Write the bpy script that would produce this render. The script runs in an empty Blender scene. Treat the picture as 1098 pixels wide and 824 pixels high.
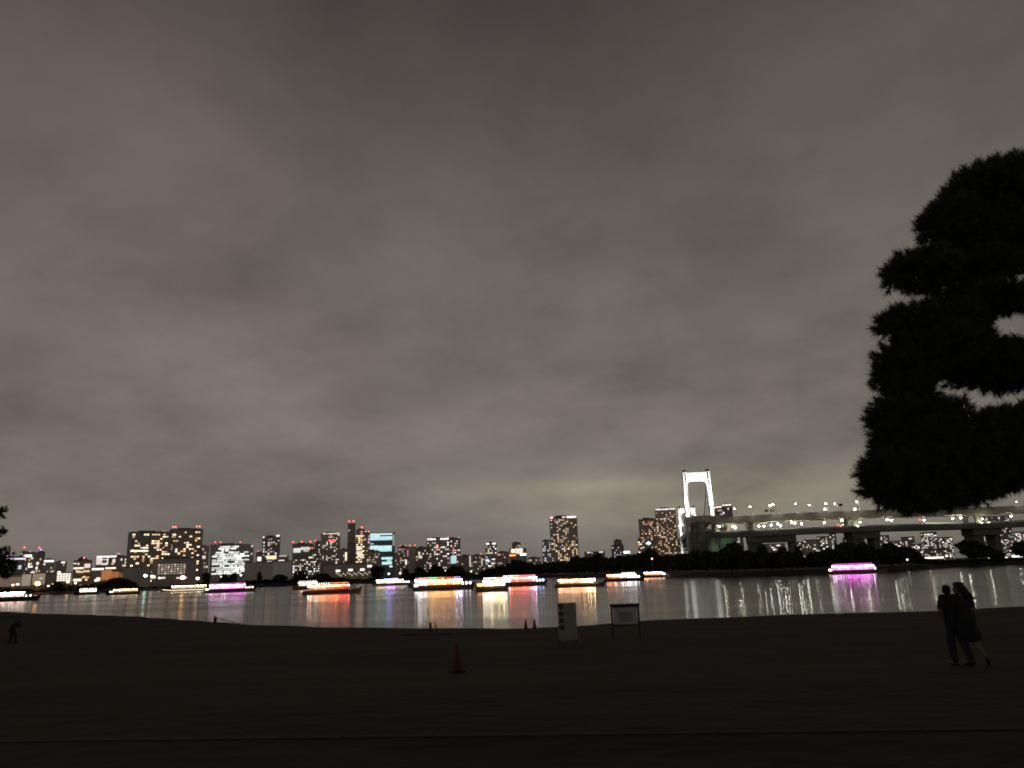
import bpy, bmesh, math, random
import numpy as np
from mathutils import Vector, Matrix, Euler

random.seed(7)
rng = np.random.default_rng(11)
scene = bpy.context.scene
COL = scene.collection
PI = math.pi

# ------------------------------------------------------------------ camera
F = 823.0                       # focal length in photo pixels (photo 1098 x 824)
CAM_Z = 4.8
PITCH = math.atan2(615 - 412, F)
ROLL = -0.035
cam_data = bpy.data.cameras.new('camera')
cam = bpy.data.objects.new('camera', cam_data)
COL.objects.link(cam)
cam_data.sensor_width = 36.0
cam_data.lens = 36.0 * F / 1098.0
cam_data.clip_start = 0.1
cam_data.clip_end = 40000
R = (Euler((PI / 2 + PITCH, 0, 0)).to_matrix() @ Matrix.Rotation(ROLL, 3, 'Z'))
cam.matrix_world = Matrix.Translation((0, 0, CAM_Z)) @ R.to_4x4()
scene.camera = cam


def ray(u, v):
    return R @ Vector(((u - 549.0) / F, -(v - 412.0) / F, -1.0))


def W(u, v, Y):
    """World point at ground depth Y seen at photo pixel (u, v)."""
    d = ray(u, v)
    return Vector((0, 0, CAM_Z)) + d * (Y / d.y)


def on_level(u, v, z=0.0):
    d = ray(u, v)
    return Vector((0, 0, CAM_Z)) + d * ((z - CAM_Z) / d.z)


def to_px(p):
    q = R.transposed() @ (Vector(p) - Vector((0, 0, CAM_Z)))
    return 549 + F * q.x / -q.z, 412 - F * q.y / -q.z


# ------------------------------------------------------------------ render settings
vs = scene.view_settings
vs.view_transform = 'Standard'
vs.look = 'None'
vs.exposure = 0.0
vs.gamma = 1.0
vs.use_curve_mapping = False
scene.render.engine = 'CYCLES'
cy = scene.cycles
cy.use_denoising = True
cy.use_adaptive_sampling = False
cy.max_bounces = 6
cy.diffuse_bounces = 2
cy.glossy_bounces = 3
cy.transmission_bounces = 2
cy.volume_bounces = 0
cy.sample_clamp_indirect = 25.0
cy.use_light_tree = True
cy.pixel_filter_type = 'BLACKMAN_HARRIS'
cy.filter_width = 1.8
cy.caustics_reflective = False
cy.caustics_refractive = False


# ------------------------------------------------------------------ tagging and objects
def tag(o, label=None, cat=None, group=None, kind=None):
    if label:
        o['label'] = label
    if cat:
        o['category'] = cat
    if group:
        o['group'] = group
    if kind:
        o['kind'] = kind
    return o


def empty(name, loc, rz=0.0, label=None, cat=None, group=None):
    o = bpy.data.objects.new(name, None)
    o.empty_display_size = 0.2
    COL.objects.link(o)
    o.location = loc
    o.rotation_euler = (0, 0, rz)
    return tag(o, label, cat, group)


class MB:
    """Collects simple solids and links them as one mesh object."""

    def __init__(self):
        self.v, self.f, self.m = [], [], []

    def add(self, verts, faces, mi=0):
        n = len(self.v)
        self.v += [tuple(p) for p in verts]
        self.f += [tuple(i + n for i in fc) for fc in faces]
        self.m += [mi] * len(faces)

    def box(self, x0, x1, y0, y1, z0, z1, mi=0, M=None):
        vs_ = [Vector(p) for p in ((x0, y0, z0), (x1, y0, z0), (x1, y1, z0), (x0, y1, z0),
                                   (x0, y0, z1), (x1, y0, z1), (x1, y1, z1), (x0, y1, z1))]
        if M is not None:
            vs_ = [M @ p for p in vs_]
        self.add(vs_, [(0, 3, 2, 1), (4, 5, 6, 7), (0, 1, 5, 4), (1, 2, 6, 5), (2, 3, 7, 6), (3, 0, 4, 7)], mi)

    def tube(self, pts, rad, n=8, mi=0, cap=True):
        pts = [Vector(p) for p in pts]
        if not isinstance(rad, (list, tuple)):
            rad = [rad] * len(pts)
        rings = []
        for i, p in enumerate(pts):
            a = pts[max(0, i - 1)]
            b = pts[min(len(pts) - 1, i + 1)]
            t = (b - a).normalized()
            up = Vector((0, 0, 1)) if abs(t.z) < 0.9 else Vector((1, 0, 0))
            s = t.cross(up).normalized()
            w = s.cross(t)
            rings.append([p + (s * math.cos(2 * PI * k / n) + w * math.sin(2 * PI * k / n)) * rad[i] for k in range(n)])
        verts = [q for r_ in rings for q in r_]
        faces = []
        for i in range(len(pts) - 1):
            for k in range(n):
                faces.append((i * n + k, i * n + (k + 1) % n, (i + 1) * n + (k + 1) % n, (i + 1) * n + k))
        if cap:
            faces.append(tuple(range(n - 1, -1, -1)))
            faces.append(tuple((len(pts) - 1) * n + k for k in range(n)))
        self.add(verts, faces, mi)

    def lathe(self, prof, n=16, c=(0, 0, 0), mi=0):
        """prof: (radius, z) bottom to top, closed by caps."""
        verts, faces = [], []
        for r_, z in prof:
            for k in range(n):
                a = 2 * PI * k / n
                verts.append((c[0] + r_ * math.cos(a), c[1] + r_ * math.sin(a), c[2] + z))
        for i in range(len(prof) - 1):
            for k in range(n):
                faces.append((i * n + k, i * n + (k + 1) % n, (i + 1) * n + (k + 1) % n, (i + 1) * n + k))
        faces.append(tuple(range(n - 1, -1, -1)))
        faces.append(tuple((len(prof) - 1) * n + k for k in range(n)))
        self.add(verts, faces, mi)

    def ball(self, c, r, mi=0, sz=1.0, n=8):
        prof = []
        for i in range(1, n):
            a = -PI / 2 + PI * i / n
            prof.append((r * math.cos(a), r * sz * math.sin(a)))
        self.lathe(prof, n + 2, c, mi)

    def prism(self, outline, axis_vec, mi=0):
        """outline: planar points (3-D), extruded along axis_vec."""
        n = len(outline)
        a = [Vector(p) for p in outline]
        b = [p + Vector(axis_vec) for p in a]
        faces = [tuple(range(n - 1, -1, -1)), tuple(range(n, 2 * n))]
        faces += [(i, (i + 1) % n, n + (i + 1) % n, n + i) for i in range(n)]
        self.add(a + b, faces, mi)

    def mesh(self, name, mats, smooth=False):
        me = bpy.data.meshes.new(name)
        me.from_pydata(self.v, [], self.f)
        for m in (mats if isinstance(mats, (list, tuple)) else [mats]):
            me.materials.append(m)
        me.polygons.foreach_set('material_index', self.m)
        bm = bmesh.new()
        bm.from_mesh(me)
        bmesh.ops.recalc_face_normals(bm, faces=bm.faces)
        bm.to_mesh(me)
        bm.free()
        if smooth:
            me.polygons.foreach_set('use_smooth', [True] * len(me.polygons))
        me.update()
        return me

    def build(self, name, mats, parent=None, smooth=False, loc=(0, 0, 0), rz=0.0):
        return link(name, self.mesh(name, mats, smooth), parent, loc, rz)


def link(name, me, parent=None, loc=(0, 0, 0), rz=0.0, scale=None):
    o = bpy.data.objects.new(name, me)
    COL.objects.link(o)
    if parent is not None:
        o.parent = parent
    o.location = loc
    if rz:
        o.rotation_euler = (0, 0, rz)
    if scale is not None:
        o.scale = scale
    return o


def np_mesh(name, verts, faces, mat, smooth=False):
    verts = np.asarray(verts, dtype=np.float32)
    faces = np.asarray(faces, dtype=np.int32)
    k = faces.shape[1]
    me = bpy.data.meshes.new(name)
    me.vertices.add(len(verts))
    me.vertices.foreach_set('co', verts.ravel())
    me.loops.add(faces.size)
    me.loops.foreach_set('vertex_index', faces.ravel())
    me.polygons.add(len(faces))
    me.polygons.foreach_set('loop_start', np.arange(len(faces), dtype=np.int32) * k)
    me.polygons.foreach_set('loop_total', np.full(len(faces), k, dtype=np.int32))
    if smooth:
        me.polygons.foreach_set('use_smooth', np.ones(len(faces), dtype=bool))
    me.materials.append(mat)
    me.update(calc_edges=True)
    me.validate()
    return me


# ------------------------------------------------------------------ materials
def new_mat(name):
    m = bpy.data.materials.new(name)
    m.use_nodes = True
    nt = m.node_tree
    b = nt.nodes['Principled BSDF']
    return m, nt, b


def nd(nt, typ, **kw):
    n = nt.nodes.new(typ)
    for k, v in kw.items():
        setattr(n, k, v)
    return n


def rough_mat(name, c1, c2, scale=3.0, rough=0.8, bump=0.0, spec=0.3, metallic=0.0, detail=5.0, bdist=0.02):
    """Two-tone noise material, object coordinates."""
    m, nt, b = new_mat(name)
    tc = nd(nt, 'ShaderNodeTexCoord')
    nz = nd(nt, 'ShaderNodeTexNoise')
    nz.inputs['Scale'].default_value = scale
    nz.inputs['Detail'].default_value = detail
    nt.links.new(tc.outputs['Object'], nz.inputs['Vector'])
    mx = nd(nt, 'ShaderNodeMix', data_type='RGBA')
    mx.inputs[6].default_value = (*c1, 1)
    mx.inputs[7].default_value = (*c2, 1)
    nt.links.new(nz.outputs['Fac'], mx.inputs[0])
    nt.links.new(mx.outputs[2], b.inputs['Base Color'])
    b.inputs['Roughness'].default_value = rough
    b.inputs['Specular IOR Level'].default_value = spec
    b.inputs['Metallic'].default_value = metallic
    if bump:
        bp = nd(nt, 'ShaderNodeBump')
        bp.inputs['Strength'].default_value = bump
        bp.inputs['Distance'].default_value = bdist
        nt.links.new(nz.outputs['Fac'], bp.inputs['Height'])
        nt.links.new(bp.outputs['Normal'], b.inputs['Normal'])
    return m


def facade_mat(name, c, floor_h=3.4, bay=4.0, dark=0.35):
    """Concrete wall with bands of unlit dark glazing laid out in floors and bays."""
    m, nt, b = new_mat(name)
    tc = nd(nt, 'ShaderNodeTexCoord')
    sp = nd(nt, 'ShaderNodeSeparateXYZ')
    nt.links.new(tc.outputs['Object'], sp.inputs[0])
    ad = nd(nt, 'ShaderNodeMath', operation='ADD')
    nt.links.new(sp.outputs['X'], ad.inputs[0])
    nt.links.new(sp.outputs['Y'], ad.inputs[1])
    cb = nd(nt, 'ShaderNodeCombineXYZ')
    nt.links.new(ad.outputs[0], cb.inputs['X'])
    nt.links.new(sp.outputs['Z'], cb.inputs['Y'])
    br = nd(nt, 'ShaderNodeTexBrick')
    br.offset = 0.0
    br.inputs['Scale'].default_value = 1.0
    br.inputs['Brick Width'].default_value = bay
    br.inputs['Row Height'].default_value = floor_h
    br.inputs['Mortar Size'].default_value = 0.75
    br.inputs['Mortar Smooth'].default_value = 0.0
    br.inputs['Color1'].default_value = (*[k * dark for k in c], 1)
    br.inputs['Color2'].default_value = (*[k * dark * 1.35 for k in c], 1)
    br.inputs['Mortar'].default_value = (*c, 1)
    nt.links.new(cb.outputs[0], br.inputs['Vector'])
    nz = nd(nt, 'ShaderNodeTexNoise')
    nz.inputs['Scale'].default_value = 0.06
    nt.links.new(tc.outputs['Object'], nz.inputs['Vector'])
    mr = nd(nt, 'ShaderNodeMapRange')
    mr.inputs[3].default_value = 0.75
    mr.inputs[4].default_value = 1.2
    nt.links.new(nz.outputs['Fac'], mr.inputs[0])
    mx = nd(nt, 'ShaderNodeMix', data_type='RGBA', blend_type='MULTIPLY')
    mx.inputs[0].default_value = 1.0
    nt.links.new(br.outputs['Color'], mx.inputs[6])
    nt.links.new(mr.outputs[0], mx.inputs[7])
    nt.links.new(mx.outputs[2], b.inputs['Base Color'])
    b.inputs['Roughness'].default_value = 0.7
    return m


_em = {}


def lamp_mat(col, strength):
    """A surface that gives off light (lit window, lantern, lamp) or a wall painted as lit."""
    key = (tuple(round(c, 3) for c in col), round(strength, 2))
    if key in _em:
        return _em[key]
    m, nt, b = new_mat('lit_%02d' % len(_em))
    b.inputs['Base Color'].default_value = (0.06, 0.06, 0.06, 1)
    b.inputs['Roughness'].default_value = 0.5
    tc = nd(nt, 'ShaderNodeTexCoord')
    nz = nd(nt, 'ShaderNodeTexNoise')
    nz.inputs['Scale'].default_value = 1.7
    nt.links.new(tc.outputs['Object'], nz.inputs['Vector'])
    mr = nd(nt, 'ShaderNodeMapRange')
    mr.inputs[3].default_value = 0.7 * strength
    mr.inputs[4].default_value = 1.3 * strength
    nt.links.new(nz.outputs['Fac'], mr.inputs[0])
    b.inputs['Emission Color'].default_value = (*col, 1)
    nt.links.new(mr.outputs[0], b.inputs['Emission Strength'])
    _em[key] = m
    return m


WARM = (1.0, 0.72, 0.42)
AMBER = (1.0, 0.50, 0.20)
CREAM = (1.0, 0.86, 0.66)
WHITE = (1.0, 0.95, 0.88)
COOL = (0.86, 0.93, 1.0)
CYAN = (0.62, 0.95, 1.0)
RED = (1.0, 0.07, 0.06)
PINK = (1.0, 0.45, 0.62)
MAGENTA = (1.0, 0.16, 0.85)
BLUE = (0.12, 0.18, 1.0)
VIOLET = (0.42, 0.2, 1.0)
GREEN = (0.15, 1.0, 0.35)
ORANGE = (1.0, 0.33, 0.08)
LAMPW = (0.93, 1.0, 0.74)

M = {}
M['stone_dark'] = rough_mat('dark_stone', (0.025, 0.024, 0.022), (0.06, 0.056, 0.05), 2.0, 0.85, 0.4)
M['concrete'] = rough_mat('concrete', (0.28, 0.27, 0.24), (0.4, 0.38, 0.34), 0.4, 0.85)
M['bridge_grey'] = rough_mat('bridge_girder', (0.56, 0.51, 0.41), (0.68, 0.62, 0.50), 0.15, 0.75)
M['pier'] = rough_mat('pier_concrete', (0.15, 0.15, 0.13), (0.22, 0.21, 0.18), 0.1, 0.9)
M['white_steel'] = rough_mat('white_steel', (0.74, 0.74, 0.72), (0.84, 0.84, 0.82), 0.05, 0.5)
M['pole'] = rough_mat('lamp_pole', (0.45, 0.45, 0.43), (0.55, 0.55, 0.52), 0.8, 0.5)
M['dark_metal'] = rough_mat('dark_metal', (0.02, 0.02, 0.02), (0.04, 0.04, 0.04), 3.0, 0.55)
M['leaf'] = rough_mat('broadleaf', (0.02, 0.03, 0.012), (0.05, 0.065, 0.028), 0.35, 0.8)
M['bark'] = rough_mat('bark', (0.03, 0.022, 0.016), (0.07, 0.05, 0.036), 6.0, 0.95, 0.6)
M['needle'] = rough_mat('pine_needle', (0.03, 0.045, 0.024), (0.075, 0.10, 0.055), 1.2, 0.75)
M['hull'] = rough_mat('boat_hull', (0.22, 0.14, 0.10), (0.32, 0.21, 0.15), 0.7, 0.5)
M['hull_dark'] = rough_mat('dark_boat_hull', (0.02, 0.02, 0.025), (0.05, 0.045, 0.045), 0.7, 0.45)
M['hull_white'] = rough_mat('white_boat_hull', (0.55, 0.53, 0.5), (0.7, 0.68, 0.65), 0.7, 0.4)
M['roof_tile'] = rough_mat('boat_roof', (0.05, 0.045, 0.045), (0.1, 0.09, 0.085), 1.5, 0.7)
M['cabin'] = rough_mat('boat_cabin', (0.06, 0.035, 0.022), (0.11, 0.065, 0.04), 1.2, 0.6)
M['cone'] = rough_mat('traffic_cone_red', (0.10, 0.026, 0.02), (0.15, 0.04, 0.03), 6.0, 0.75)
M['rubber'] = rough_mat('black_rubber', (0.015, 0.015, 0.015), (0.03, 0.03, 0.03), 8.0, 0.8)
M['board'] = rough_mat('white_board', (0.27, 0.27, 0.24), (0.36, 0.36, 0.33), 2.5, 0.6)
M['board_grey'] = rough_mat('grey_board', (0.44, 0.45, 0.445), (0.56, 0.57, 0.565), 2.0, 0.45)
M['ink'] = rough_mat('dark_ink', (0.06, 0.055, 0.05), (0.1, 0.09, 0.085), 5.0, 0.6)
M['ink_grey'] = rough_mat('grey_ink', (0.25, 0.25, 0.24), (0.33, 0.33, 0.32), 5.0, 0.6)
M['skin'] = rough_mat('skin', (0.17, 0.105, 0.075), (0.22, 0.14, 0.1), 9.0, 0.55)
M['hair'] = rough_mat('black_hair', (0.008, 0.007, 0.007), (0.02, 0.016, 0.014), 30.0, 0.45)
M['cloth_dark'] = rough_mat('dark_cloth', (0.018, 0.019, 0.024), (0.035, 0.036, 0.042), 14.0, 0.9, 0.3)
M['cloth_navy'] = rough_mat('navy_cloth', (0.02, 0.024, 0.036), (0.036, 0.04, 0.058), 14.0, 0.9, 0.3)
M['cloth_grey'] = rough_mat('grey_cloth', (0.028, 0.028, 0.030), (0.046, 0.046, 0.048), 14.0, 0.9, 0.3)
M['leather'] = rough_mat('black_leather', (0.012, 0.012, 0.012), (0.03, 0.028, 0.026), 12.0, 0.5, 0.2)
M['rope'] = rough_mat('rope', (0.3, 0.27, 0.22), (0.42, 0.38, 0.31), 20.0, 0.9)
M['grass_bank'] = rough_mat('bank_earth', (0.02, 0.022, 0.014), (0.045, 0.045, 0.03), 0.05, 0.95)
FAC = [facade_mat('facade_brown', (0.70, 0.58, 0.52), dark=.62), facade_mat('facade_grey', (0.68, 0.63, 0.58), dark=.7),
       facade_mat('facade_dark', (0.50, 0.42, 0.39), dark=.6), facade_mat('facade_pale', (0.78, 0.74, 0.66), dark=0.85),
       facade_mat('facade_blue', (0.26, 0.38, 0.42), dark=.6), facade_mat('facade_tan', (0.68, 0.54, 0.42), dark=0.75)]
BROWN, GREY, DARK, PALE, TEAL, TAN = range(6)


# ------------------------------------------------------------------ world: overcast night sky over a city
def make_world():
    w = bpy.data.worlds.new('World')
    scene.world = w
    w.use_nodes = True
    nt = w.node_tree
    nt.nodes.clear()
    out = nd(nt, 'ShaderNodeOutputWorld')
    bg = nd(nt, 'ShaderNodeBackground')
    sky = nd(nt, 'ShaderNodeTexSky')
    sky.sky_type = 'NISHITA'
    sky.sun_disc = False
    sky.sun_elevation = math.radians(-7)
    sky.sun_rotation = math.radians(200)
    tc = nd(nt, 'ShaderNodeTexCoord')
    D = tc.outputs['Generated']
    sp = nd(nt, 'ShaderNodeSeparateXYZ')
    nt.links.new(D, sp.inputs[0])

    def math_(op, a, b=None, clamp=False):
        n = nd(nt, 'ShaderNodeMath', operation=op)
        n.use_clamp = clamp
        for i, q in enumerate((a, b)):
            if q is None:
                continue
            if isinstance(q, (int, float)):
                n.inputs[i].default_value = q
            else:
                nt.links.new(q, n.inputs[i])
        return n.outputs[0]

    z = math_('MAXIMUM', sp.outputs['Z'], 0.0)
    zz = math_('ADD', z, 0.34)
    cb = nd(nt, 'ShaderNodeCombineXYZ')
    nt.links.new(math_('DIVIDE', sp.outputs['X'], zz), cb.inputs['X'])
    nt.links.new(math_('DIVIDE', sp.outputs['Y'], zz), cb.inputs['Y'])
    # vertical fall-off of the city glow on the cloud base
    ramp = nd(nt, 'ShaderNodeValToRGB')
    cr = ramp.color_ramp
    cr.interpolation = 'B_SPLINE'
    stops = SKY_STOPS
    while len(cr.elements) < len(stops):
        cr.elements.new(0.5)
    for e, (p, c) in zip(cr.elements, stops):
        e.position = p
        e.color = (*c, 1)
    nt.links.new(z, ramp.inputs['Fac'])
    # cloud billows
    def noise(scale, detail, off, rough=0.5, dist=0.0):
        mp = nd(nt, 'ShaderNodeMapping')
        mp.inputs['Location'].default_value = off
        nt.links.new(cb.outputs[0], mp.inputs['Vector'])
        n = nd(nt, 'ShaderNodeTexNoise')
        n.inputs['Scale'].default_value = scale
        n.inputs['Detail'].default_value = detail
        n.inputs['Roughness'].default_value = rough
        n.inputs['Distortion'].default_value = dist
        nt.links.new(mp.outputs[0], n.inputs['Vector'])
        return n.outputs['Fac']

    n1 = noise(1.3, 3, (3.1, 1.7, 0.4), 0.5, 0.12)
    n2 = noise(3.6, 6, (0.3, 5.2, 1.4), 0.6, 0.1)
    k = math_('ADD', math_('MULTIPLY', math_('SUBTRACT', n1, 0.5), 1.2),
              math_('MULTIPLY', math_('SUBTRACT', n2, 0.5), 0.78))
    k = math_('ADD', k, 1.0)
    mul = nd(nt, 'ShaderNodeVectorMath', operation='SCALE')
    nt.links.new(ramp.outputs['Color'], mul.inputs[0])
    nt.links.new(k, mul.inputs['Scale'])
    total = mul.outputs[0]

    def lobe(u, v, sx, sz, col):
        """Light of a lit district on the cloud base around one compass direction."""
        nonlocal total
        d = ray(u, v).normalized()
        sub = nd(nt, 'ShaderNodeVectorMath', operation='SUBTRACT')
        nt.links.new(D, sub.inputs[0])
        sub.inputs[1].default_value = d
        ml = nd(nt, 'ShaderNodeVectorMath', operation='MULTIPLY')
        nt.links.new(sub.outputs[0], ml.inputs[0])
        ml.inputs[1].default_value = (1 / sx, 1 / (3 * sx), 1 / sz)
        ln = nd(nt, 'ShaderNodeVectorMath', operation='DOT_PRODUCT')
        nt.links.new(ml.outputs[0], ln.inputs[0])
        nt.links.new(ml.outputs[0], ln.inputs[1])
        g = math_('EXPONENT', math_('MULTIPLY', ln.outputs['Value'], -1.0))
        g = math_('MULTIPLY', g, k)
        s = nd(nt, 'ShaderNodeVectorMath', operation='SCALE')
        s.inputs[0].default_value = col
        nt.links.new(g, s.inputs['Scale'])
        ad = nd(nt, 'ShaderNodeVectorMath', operation='ADD')
        nt.links.new(total, ad.inputs[0])
        nt.links.new(s.outputs[0], ad.inputs[1])
        total = ad.outputs[0]

    for a in SKY_LOBES:
        lobe(*a)
    sk = nd(nt, 'ShaderNodeVectorMath', operation='SCALE')
    nt.links.new(sky.outputs[0], sk.inputs[0])
    sk.inputs['Scale'].default_value = 0.05
    ad = nd(nt, 'ShaderNodeVectorMath', operation='ADD')
    nt.links.new(total, ad.inputs[0])
    nt.links.new(sk.outputs[0], ad.inputs[1])
    nt.links.new(ad.outputs[0], bg.inputs['Color'])
    bg.inputs['Strength'].default_value = 1.12
    nt.links.new(bg.outputs[0], out.inputs['Surface'])
    w.cycles.sampling_method = 'MANUAL'
    w.cycles.sample_map_resolution = 512


SKY_STOPS = [(0.0, (0.128, 0.119, 0.103)), (0.10, (0.143, 0.132, 0.115)), (0.25, (0.150, 0.135, 0.120)),
             (0.42, (0.122, 0.108, 0.099)), (0.60, (0.080, 0.069, 0.063)), (0.8, (0.032, 0.030, 0.027)), (1.0, (0.015, 0.014, 0.013))]
SKY_LOBES = [(790, 535, 0.28, 0.040, (0.082, 0.075, 0.047)),
             (230, 430, 0.15, 0.08, (0.048, 0.030, 0.028)),
             (640, 522, 0.24, 0.012, (0.030, 0.027, 0.013)),
             (-60, 330, 0.20, 0.30, (0.018, 0.006, 0.0)),
             (860, 400, 0.4, 0.2, (0.018, 0.016, 0.012))]
make_world()


# ------------------------------------------------------------------ ground: promenade, kerb, sand, water, far land
NEAR_SHORE = [on_level(u, v) for u, v in ((-160, 650), (-60, 654), (30, 658), (100, 659.5), (200, 665), (260, 669.5), (330, 672), (400, 673.5), (480, 674.5),
                                           (560, 674), (620, 671.5), (700, 665.5), (780, 662), (850, 659), (930, 657.5), (1000, 655), (1098, 650.5), (1250, 643))]
_ta = [p.x / p.y for p in NEAR_SHORE]
_td = [p.y for p in NEAR_SHORE]


def shore_depth(t):
    return float(np.interp(t, _ta, _td))


_S = [0.0, .119, .229, .307, .5, .814, 1.0, 1.15, 1.6]
_DR = [.354, .354, .4375, .515, .615, .823, 1.0, 1.12, 1.3]


def ground_z(x, y):
    if y <= 35:
        s = max(y, 0) / 70.0
    else:
        Dm = shore_depth(x / y)
        s = 0.5 + 0.5 * (y - 35) / (Dm - 35)
    return CAM_Z * (1 - float(np.interp(s, _S, _DR)))


def ground_at(u, Y):
    """Point on the sand at depth Y on the column through photo pixel u."""
    z = 2.0
    for _ in range(12):
        d = ray(u, 412 + 250)
        v = 650.0
        lo, hi = 560.0, 900.0
        for _k in range(40):
            v = (lo + hi) / 2
            p = W(u, v, Y)
            if p.z > z:
                lo = v
            else:
                hi = v
        z = ground_z(p.x, Y)
    return Vector((p.x, Y, z))


def sand_mat():
    m, nt, b = new_mat('sand')
    tc = nd(nt, 'ShaderNodeTexCoord')

    def nz(scale, detail, stretch=(1, 1, 1), rough=0.6):
        mp = nd(nt, 'ShaderNodeMapping')
        mp.inputs['Scale'].default_value = stretch
        nt.links.new(tc.outputs['Object'], mp.inputs['Vector'])
        n = nd(nt, 'ShaderNodeTexNoise')
        n.inputs['Scale'].default_value = scale
        n.inputs['Detail'].default_value = detail
        n.inputs['Roughness'].default_value = rough
        nt.links.new(mp.outputs[0], n.inputs['Vector'])
        return n.outputs['Fac']
    a = nz(0.22, 6, (0.5, 1.3, 1))
    c = nz(2.3, 6, (0.7, 1.6, 1))
    g = nz(38, 3)
    r = nd(nt, 'ShaderNodeValToRGB')
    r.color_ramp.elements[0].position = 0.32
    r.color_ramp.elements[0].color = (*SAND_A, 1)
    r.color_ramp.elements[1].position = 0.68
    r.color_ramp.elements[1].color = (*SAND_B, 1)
    ad = nd(nt, 'ShaderNodeMath', operation='ADD')
    m1 = nd(nt, 'ShaderNodeMath', operation='MULTIPLY')
    m1.inputs[1].default_value = 0.45
    nt.links.new(a, m1.inputs[0])
    m2 = nd(nt, 'ShaderNodeMath', operation='MULTIPLY')
    m2.inputs[1].default_value = 0.25
    nt.links.new(c, m2.inputs[0])
    m3 = nd(nt, 'ShaderNodeMath', operation='MULTIPLY_ADD')
    m3.inputs[1].default_value = 0.3
    nt.links.new(g, m3.inputs[0])
    nt.links.new(m1.outputs[0], ad.inputs[0])
    nt.links.new(m2.outputs[0], ad.inputs[1])
    nt.links.new(ad.outputs[0], m3.inputs[2])
    nt.links.new(m3.outputs[0], r.inputs['Fac'])
    nt.links.new(r.outputs['Color'], b.inputs['Base Color'])
    b.inputs['Roughness'].default_value = 0.95
    b.inputs['Specular IOR Level'].default_value = 0.05
    v = nd(nt, 'ShaderNodeTexVoronoi')
    v.inputs['Scale'].default_value = 1.9
    nt.links.new(tc.outputs['Object'], v.inputs['Vector'])
    h = nd(nt, 'ShaderNodeMath', operation='ADD')
    nt.links.new(v.outputs['Distance'], h.inputs[0])
    nt.links.new(c, h.inputs[1])
    bp = nd(nt, 'ShaderNodeBump')
    bp.inputs['Strength'].default_value = 0.8
    bp.inputs['Distance'].default_value = 0.07
    nt.links.new(h.outputs[0], bp.inputs['Height'])
    nt.links.new(bp.outputs['Normal'], b.inputs['Normal'])
    return m


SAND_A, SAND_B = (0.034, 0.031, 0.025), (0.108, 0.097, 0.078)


def build_sand():
    xs = np.concatenate([np.arange(-330, -110, 8.0), np.arange(-110, 90, 1.6), np.arange(90, 171, 5.0)])
    pa, pb = on_level(0, 800, 3.1), on_level(1098, 787, 3.1)
    ys = np.concatenate([np.arange(0, 60, 1.0), np.arange(60, 170, 1.6), np.arange(170, 331, 8.0)])
    verts, faces = [], []
    for y in ys:
        for x in xs:
            yy = max(y, 7.2)
            z = ground_z(x, y) + 0.05 * math.sin(0.35 * x + 0.9 * math.sin(0.2 * y)) * math.sin(0.31 * y + 0.8) * min(1, max(0, (y - 9) / 8))
            if y < 12:
                z -= 0.03
            verts.append((x, y, z))
    n = len(xs)
    for j in range(len(ys) - 1):
        for i in range(n - 1):
            faces.append((j * n + i, j * n + i + 1, (j + 1) * n + i + 1, (j + 1) * n + i))
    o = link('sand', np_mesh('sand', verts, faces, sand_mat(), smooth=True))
    tag(o, kind='structure')
    # promenade paving in front of the camera and its dark kerb
    d = (pb - pa).normalized()
    nrm = Vector((-d.y, d.x, 0))
    z0, z1 = 2.6, 3.13
    pv = MB()
    a, b = pa - d * 40, pb + d * 40
    back = nrm * -22
    pv.add([(a.x, a.y, z1), (b.x, b.y, z1), (b.x + back.x, b.y + back.y, z1), (a.x + back.x, a.y + back.y, z1)], [(0, 1, 2, 3)])
    pave = sand_mat()
    pave.name = 'sandy_paving'
    tag(pv.build('path', pave), kind='structure')
    kb = MB()
    L = (b - a).length
    K = Matrix.Translation((a.x, a.y, 0)) @ Matrix.Rotation(math.atan2(d.y, d.x), 4, 'Z')
    x = 0.0
    while x < L:
        kb.box(x, x + 0.985, 0.004, 0.13, z0, z1 + 0.012, 0, K)
        x += 1.0
    tag(kb.build('kerb', M['stone_dark']), kind='structure')


build_sand()


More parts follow.
